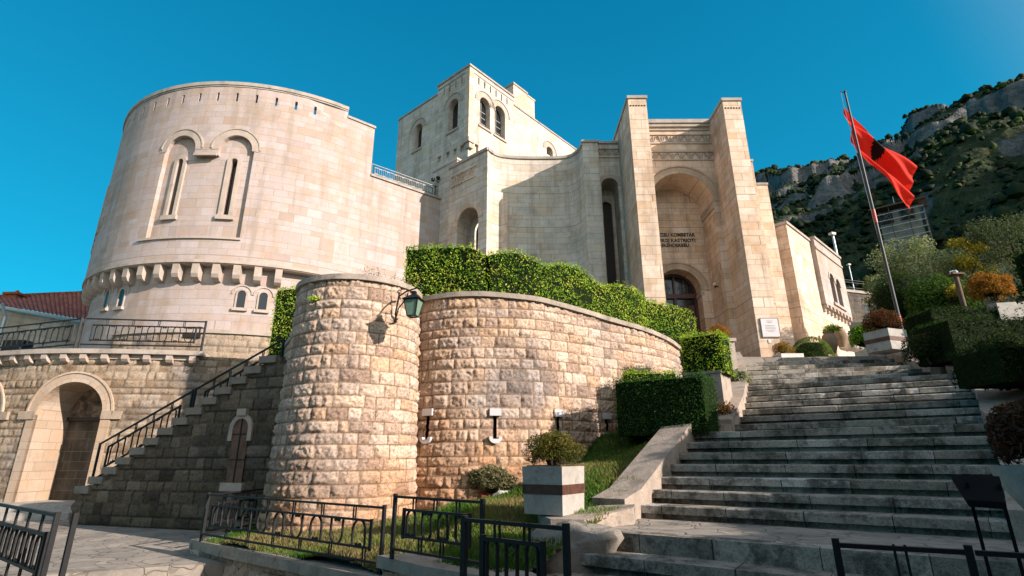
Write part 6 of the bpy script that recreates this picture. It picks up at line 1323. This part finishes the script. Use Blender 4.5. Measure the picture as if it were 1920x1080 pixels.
for k in range(9):
    z = zt - 1.2 - k * .98
    b = MB(); b.bar(LT(-hw, -hw, z), LT(hw, -hw, z), .075); b.build('scaffold_rail', M['scaf'], t)
    b = MB(); b.bar(LT(hw, -hw, z), LT(hw, hw, z), .075); b.build('scaffold_rail', M['scaf'], t)
for x, y in ((-1, -1), (-.35, -1), (.35, -1), (1, -1), (1, 0), (1, 1)): b = MB(); b.bar(LT(hw * x, hw * y, zb), LT(hw * x, hw * y, zt + (.5 if x == 1 else 0)), .085); b.build('scaffold_post', M['scafdark'], t)
b = MB(); b.box(LT(0, -hw * .55, zt - .25), (w_ * 1.14, hw * 1.1, .2), TA); b.build('deck_plank', M['oldwood'], t)
for x in (-.42, .28):
    o_ = MB(); o_.box(LT(w_ * x * .6, -w_ * .42, zt - 2.5), (1.5, .3, 1.7), TA); o_ = o_.build('window_opening', M['void'], t)
    for s_ in (-1, 1): b = MB(); b.bar(LT(w_ * x * .6 - s_ * .7, -w_ * .47, zt - 2.45), LT(w_ * x * .6 + s_ * .7, -w_ * .47, zt - .85), .14); b.build('cross_brace', M['oldwood'], o_)
b = MB(); b.bar(LT(-.2, 0, zt), LT(-.2, 0, zt + 2.2), .08); b.build('mast', M['scaf'], t)

# ------------------------------------------------------------------ right hand garden
def gtop(px, py, Y): return aY(px, py, Y)
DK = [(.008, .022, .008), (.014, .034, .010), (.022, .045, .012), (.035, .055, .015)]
def gbox(label, pl, pr, ytop, Y, dep, zbot, pal=DK, dens=800, size=.05, grp='dark clipped hedges of the right garden', ang=0, name='clipped_hedge'):
    a, b_ = aY(pl, ytop, Y), aY(pr, ytop, Y); return box_hedge(name, label, ((a.x + b_.x) / 2, Y + dep / 2, zbot), b_.x - a.x, dep, (a.z + b_.z) / 2 - zbot, ang, pal, size, dens, grp)
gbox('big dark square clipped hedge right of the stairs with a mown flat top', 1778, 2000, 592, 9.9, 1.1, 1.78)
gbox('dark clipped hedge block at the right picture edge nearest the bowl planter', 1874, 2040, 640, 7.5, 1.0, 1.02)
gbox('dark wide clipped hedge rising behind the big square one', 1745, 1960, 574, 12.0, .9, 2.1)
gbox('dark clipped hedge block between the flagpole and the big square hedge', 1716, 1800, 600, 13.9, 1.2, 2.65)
t = thing('tall_shrub', 'dark rounded tall shrub behind the flagpole', 'shrub', (9.9, 14.5, 2.6)); c = aY(1694, 575, 15.6); blob(t, (c.x, 15.6, c.z - .05), (.92, .8, 1.2), DK, 8000, .06, .18, .16, seed=3)
t = thing('garden_shrub', 'dark shrub with a few red berries beside the kerb below the big hedge', 'shrub', (8.6, 10.6, 1.8)); c = aY(1745, 655, 10.6); blob(t, (c.x, 10.6, c.z), (.55, .4, .38), DK + [(.12, .03, .012)], 3200, .05, .45, .35, stems=6)
t = thing('garden_shrub', 'dark shrub with orange red flowers between the two dark hedges at the right', 'shrub', (7.9, 8.3, 1.4)); c = aY(1868, 672, 8.3); blob(t, (c.x, 8.3, c.z - .1), (.4, .4, .5), DK + [(.28, .05, .012)], 3200, .045, .5, .35, stems=6)
t = thing('garden_shrub', 'bright green leafy shrub behind the flagpole planter at the stair top', 'shrub', (10.6, 14.6, 2.6)); c = aY(1625, 632, 15.2); blob(t, (c.x, 15.2, c.z), (.5, .4, .42), BOX[:4], 3500, .06, .3, .25)
t = thing('garden_shrub', 'dark leafy green shrub below the sundial post', 'shrub', (12, 15, 3)); c = aY(1760, 560, 14.5); blob(t, (c.x, 14.5, c.z - .1), (.95, .6, .85), [(.02, .05, .01), (.04, .09, .015), (.07, .13, .02)], 6500, .075, .4, .35, stems=5)
t = thing('garden_shrub', 'small yellow leaved shrub left of the sundial post', 'shrub', (12.6, 15, 3.4)); c = aY(1787, 550, 14.0); blob(t, (c.x, 14.0, c.z), (.22, .2, .26), YEL, 900, .06, .6, .4, core=False, stems=4)
t = thing('garden_shrub', 'orange autumn shrub behind the pale block at the right', 'shrub', (15, 15, 4)); c = aY(1868, 530, 13.2); blob(t, (c.x + .02, 13.4, c.z - .08), (.50, .45, .44), AUT + AUT[1:3], 6500, .055, .5, .45, stems=10, seed=9)
a = aY(1845, 556, 12.0); t = thing('stone_trough', 'pale stone trough with sloping end behind the hedges at the right', 'planter', (a.x + .5, 12.3, a.z - .5)); b = MB(); b.prism([(a.x + .25, 12.0), (a.x + 1.3, 12.0), (a.x + 1.3, 12.5), (a.x + .45, 12.5)], a.z - .6, [a.z - .16, a.z - .1, a.z - .05, a.z - .05]); b.build('trough', M['conc'], t)
# sundial like path lamp
c = aY(1806, 568, 12.8); t = thing('path_lamp', 'short wooden post lamp with a flat pale cap in the right garden', 'lamp', (c.x, 12.8, c.z)); tp_ = aY(1802, 516, 12.8); b = MB(); b.tube([(c.x, 12.8, c.z - .4), (c.x, 12.8, tp_.z)], .055, 10); b.build('post', M['oldwood'], t, 60); b = MB(); b.box((c.x, 12.8, tp_.z), (.3, .24, .035)); b.build('cap', M['oldwood'], t); b = MB(); b.lathe([(.05, 0), (.06, .06), (.03, .1)], (c.x + .02, 12.8, tp_.z + .035), 10); b.tube([(c.x - .12, 12.8, tp_.z + .03), (c.x - .12, 12.8, tp_.z + .1), (c.x, 12.8, tp_.z + .13)], .008, 5); b.build('lamp_head', M['metalgrey'], t)
# trees of the garden
def at_g(px, py, Y): return aY(px, py, Y)
c = at_g(1742, 570, 25); tree('olive_tree', 'broad silvery olive tree behind the dark shrubs right of the flagpole', (c.x, 25.5, c.z - 1.9), 5.2, 2.45, OLIVE, 20000, .12, 34, seed=2, trunk=.13, crown_lo=.3)
c = at_g(1912, 520, 22); tree('olive_tree', 'dense grey green olive tree at the right picture edge', (c.x + .6, 22.5, c.z - 2.3), 5.6, 2.2, [(.03, .045, .025), (.06, .08, .045), (.10, .12, .07)], 15000, .095, 30, seed=5, trunk=.14, crown_lo=.3)
c = at_g(1835, 540, 24); tree('yellow_tree', 'small yellow autumn tree between the two olive trees', (c.x, 24, c.z - 1.2), 3.9, 1.15, YEL, 3600, .13, 16, seed=7, trunk=.07, crown_lo=.42)
c = at_g(1655, 560, 27); tree('yellow_tree', 'low yellow autumn bush above the dark retaining wall', (c.x, 27, c.z - 1.3), 2.7, .95, YEL + AUT[:1], 1800, .14, 12, seed=8, trunk=.06, crown_lo=.35)
c = at_g(1597, 520, 30); tree('green_tree', 'small bright green tree beside the street lamp on the retaining wall', (c.x, 33, c.z - .6), 2.3, .75, BOX, 1500, .14, 10, seed=9, trunk=.06, crown_lo=.3)
# retaining wall with a thin fence, behind the wing
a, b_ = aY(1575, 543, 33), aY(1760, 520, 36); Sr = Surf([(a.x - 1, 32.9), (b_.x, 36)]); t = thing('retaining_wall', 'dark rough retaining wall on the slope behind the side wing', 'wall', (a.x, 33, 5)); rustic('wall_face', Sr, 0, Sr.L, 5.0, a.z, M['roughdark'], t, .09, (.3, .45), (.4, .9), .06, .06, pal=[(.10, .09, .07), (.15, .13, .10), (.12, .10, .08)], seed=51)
b = MB(); sweep(b, Sr, 0, Sr.L, a.z - .05, a.z + .12, -.5, .08, 1); b.build('coping', M['cap'], t)
railing('thin dark iron fence on top of the dark retaining wall', Sr.at(1.5, a.z + .12, -.2), Sr.at(Sr.L, a.z + .12, -.2), .8, None, 0, ties=12, hoops=False, r=.02)
a, b_ = aY(1590, 606, 27), aY(1660, 590, 27); b = MB(); b.prism([(a.x - .8, 27), (b_.x + 1, 27.5), (b_.x + 1, 27.9), (a.x - .8, 27.4)], 4, [a.z, a.z + .25, a.z + .25, a.z]); tag(b.build('low_wall', M['cap']), 'low grey wall along the path below the retaining wall', 'wall')
# lamp posts
def lamp_post(label, px0, py0, px1, py1, Y, r, head):
    p0, p1 = aY(px0, py0, Y), aY(px1, py1, Y); p1.x = p0.x; t = thing('street_lamp', label, 'street lamp', tuple(p0), 'street lamps'); b = MB(); b.tube([p0 - Vector((0, 0, 1.0)), p1], [r, r * .7], 10); b.build('pole', M['metalgrey'], t, 60)
    b = MB(); b.box((p1.x - head * .2, p1.y - .05, p1.z - head * .2), (head, head * .8, head * .5), .3, 1.15); b.build('lamp_head', M['white'], t)
lamp_post('tall grey street lamp with a square white floodlight head behind the side wing', 1578, 520, 1557.5, 440, 25, .075, .25)
lamp_post('small distant street lamp on the retaining wall', 1599, 532, 1595.5, 497, 34, .045, .2)
lamp_post('small pale bollard lamp on the slope under the retaining wall', 1627, 600, 1625, 572, 26, .05, .18)
M['jar'] = plain_stone('brown_stained_stone', (.30, .22, .15), (.20, .14, .09), 3, .5)
# stone jars beside the wing
def jar(label, px, pb, pt, Y, lean=0):
    p0, p1 = aY(px, pb, Y), aY(px, pt, Y); h = p1.z - p0.z; t = thing('stone_jar', label, 'jar', tuple(p0), 'big stone jars beside the side wing'); b = MB(); b.lathe([(.12 * h, 0), (.2 * h, .1 * h), (.3 * h, .4 * h), (.32 * h, .6 * h), (.26 * h, .82 * h), (.18 * h, .9 * h), (.22 * h, h), (.16 * h, h), (.13 * h, .9 * h)], p0, 20); b.build('jar', M['jar'], t, 50); return p1, h
p1, h = jar('big pale stone jar with a plant in front of the side wing', 1560, 664, 622, 16.6); t = thing('jar_plant', 'green plant growing out of the big stone jar', 'plant', tuple(p1)); blob(t, p1 + Vector((0, 0, .08)), (.25, .25, .16), BOX, 500, .07, .6, .4, core=False, stems=5)
jar('second pale stone jar standing behind the first beside the side wing', 1579, 650, 614, 18.0)
p = aY(1596, 640, 19); tag(boulder('white_rock', (p.x, 19, p.z), (.35, .3, .35), M['white'], seed=12, amp=.6), 'lumpy white rock at the far end of the stone jars', 'rock')
# weeds on the bastion
t = thing('wall_weed', 'tall dry weeds growing along the coping of the bastion drum', 'weeds', (-2.6, 10, 3)); P = []; Nn = []
for k in range(90):
    a = math.radians(RNG.uniform(-95, 20)); rr = cR_ - RNG.uniform(.08, .4); h = RNG.uniform(.05, .34) if math.degrees(a) > -75 else RNG.uniform(.03, .1); b0 = np.array((cc[0] + rr * math.cos(a), cc[1] + rr * math.sin(a), ZB - .02)); tip = b0 + np.array((RNG.normal(0, .05), RNG.normal(0, .05), h))
    for m_ in range(14): f = RNG.random(); P.append(b0 * (1 - f) + tip * f + RNG.normal(0, .012, 3)); Nn.append(RNG.normal(0, 1, 3))
leaves('stalks', np.array(P), np.array(Nn), .035, [(.10, .12, .04), (.22, .17, .09), (.30, .22, .13)], M['dry'], t, .4, .25, stretch=1.6)
def weed(label, c, r, n, pal=BOX): t = thing('wall_weed', label, 'weeds', c); blob(t, c, r, pal, n, .04, .7, .4, core=False)
u_w = Scy.hit(592, 562); q = Scy.at(u_w[0], u_w[1], .03); weed('green tuft growing out of the left face of the bastion drum', tuple(q), (.12, .06, .06), 160)
q = aZ(1197, 958, -.7); weed('small green weed at the left end of the lowest step', (q.x - .02, q.y + .02, -.62), (.07, .07, .12), 260)

# ------------------------------------------------------------------ unseen hedges added to shade the stairs and the foreground
t = thing('shade_hedge', 'unseen tall stepped dark hedge added beyond the right edge of the stairs to shade them', 'hedge', (8.2, 3, -1.6))
gy = [(-3.0, 3.7), (1.3, 3.7), (1.5, 2.3), (2.4, 2.3), (2.6, 1.95), (4.5, 1.95), (4.75, 2.9), (6.0, 2.9), (6.4, 3.0), (7.6, 3.0)]
hedge_path(t, [(8.2 + .05 * math.sin(y), y) for y, z in gy], [-1.7, -1.7, -1.7, -1.7, -1.7, -1.0, -1.0, -.2, -.2, .6], [z for y, z in gy], .55, DARK, .09, 260, .12)
t = thing('shade_hedge', 'unseen very tall dark cypress hedge added behind the viewpoint to dim the foreground', 'hedge', (0, -6, -1.6))  # added to block sky light from behind and darken the near ground
hedge_path(t, [(-11, -5.2), (-4, -6.2), (3, -6.3), (10, -4.6)], [-1.7] * 4, [5.6, 6.2, 5.9, 5.4], .7, DARK, .22, 60, .15)
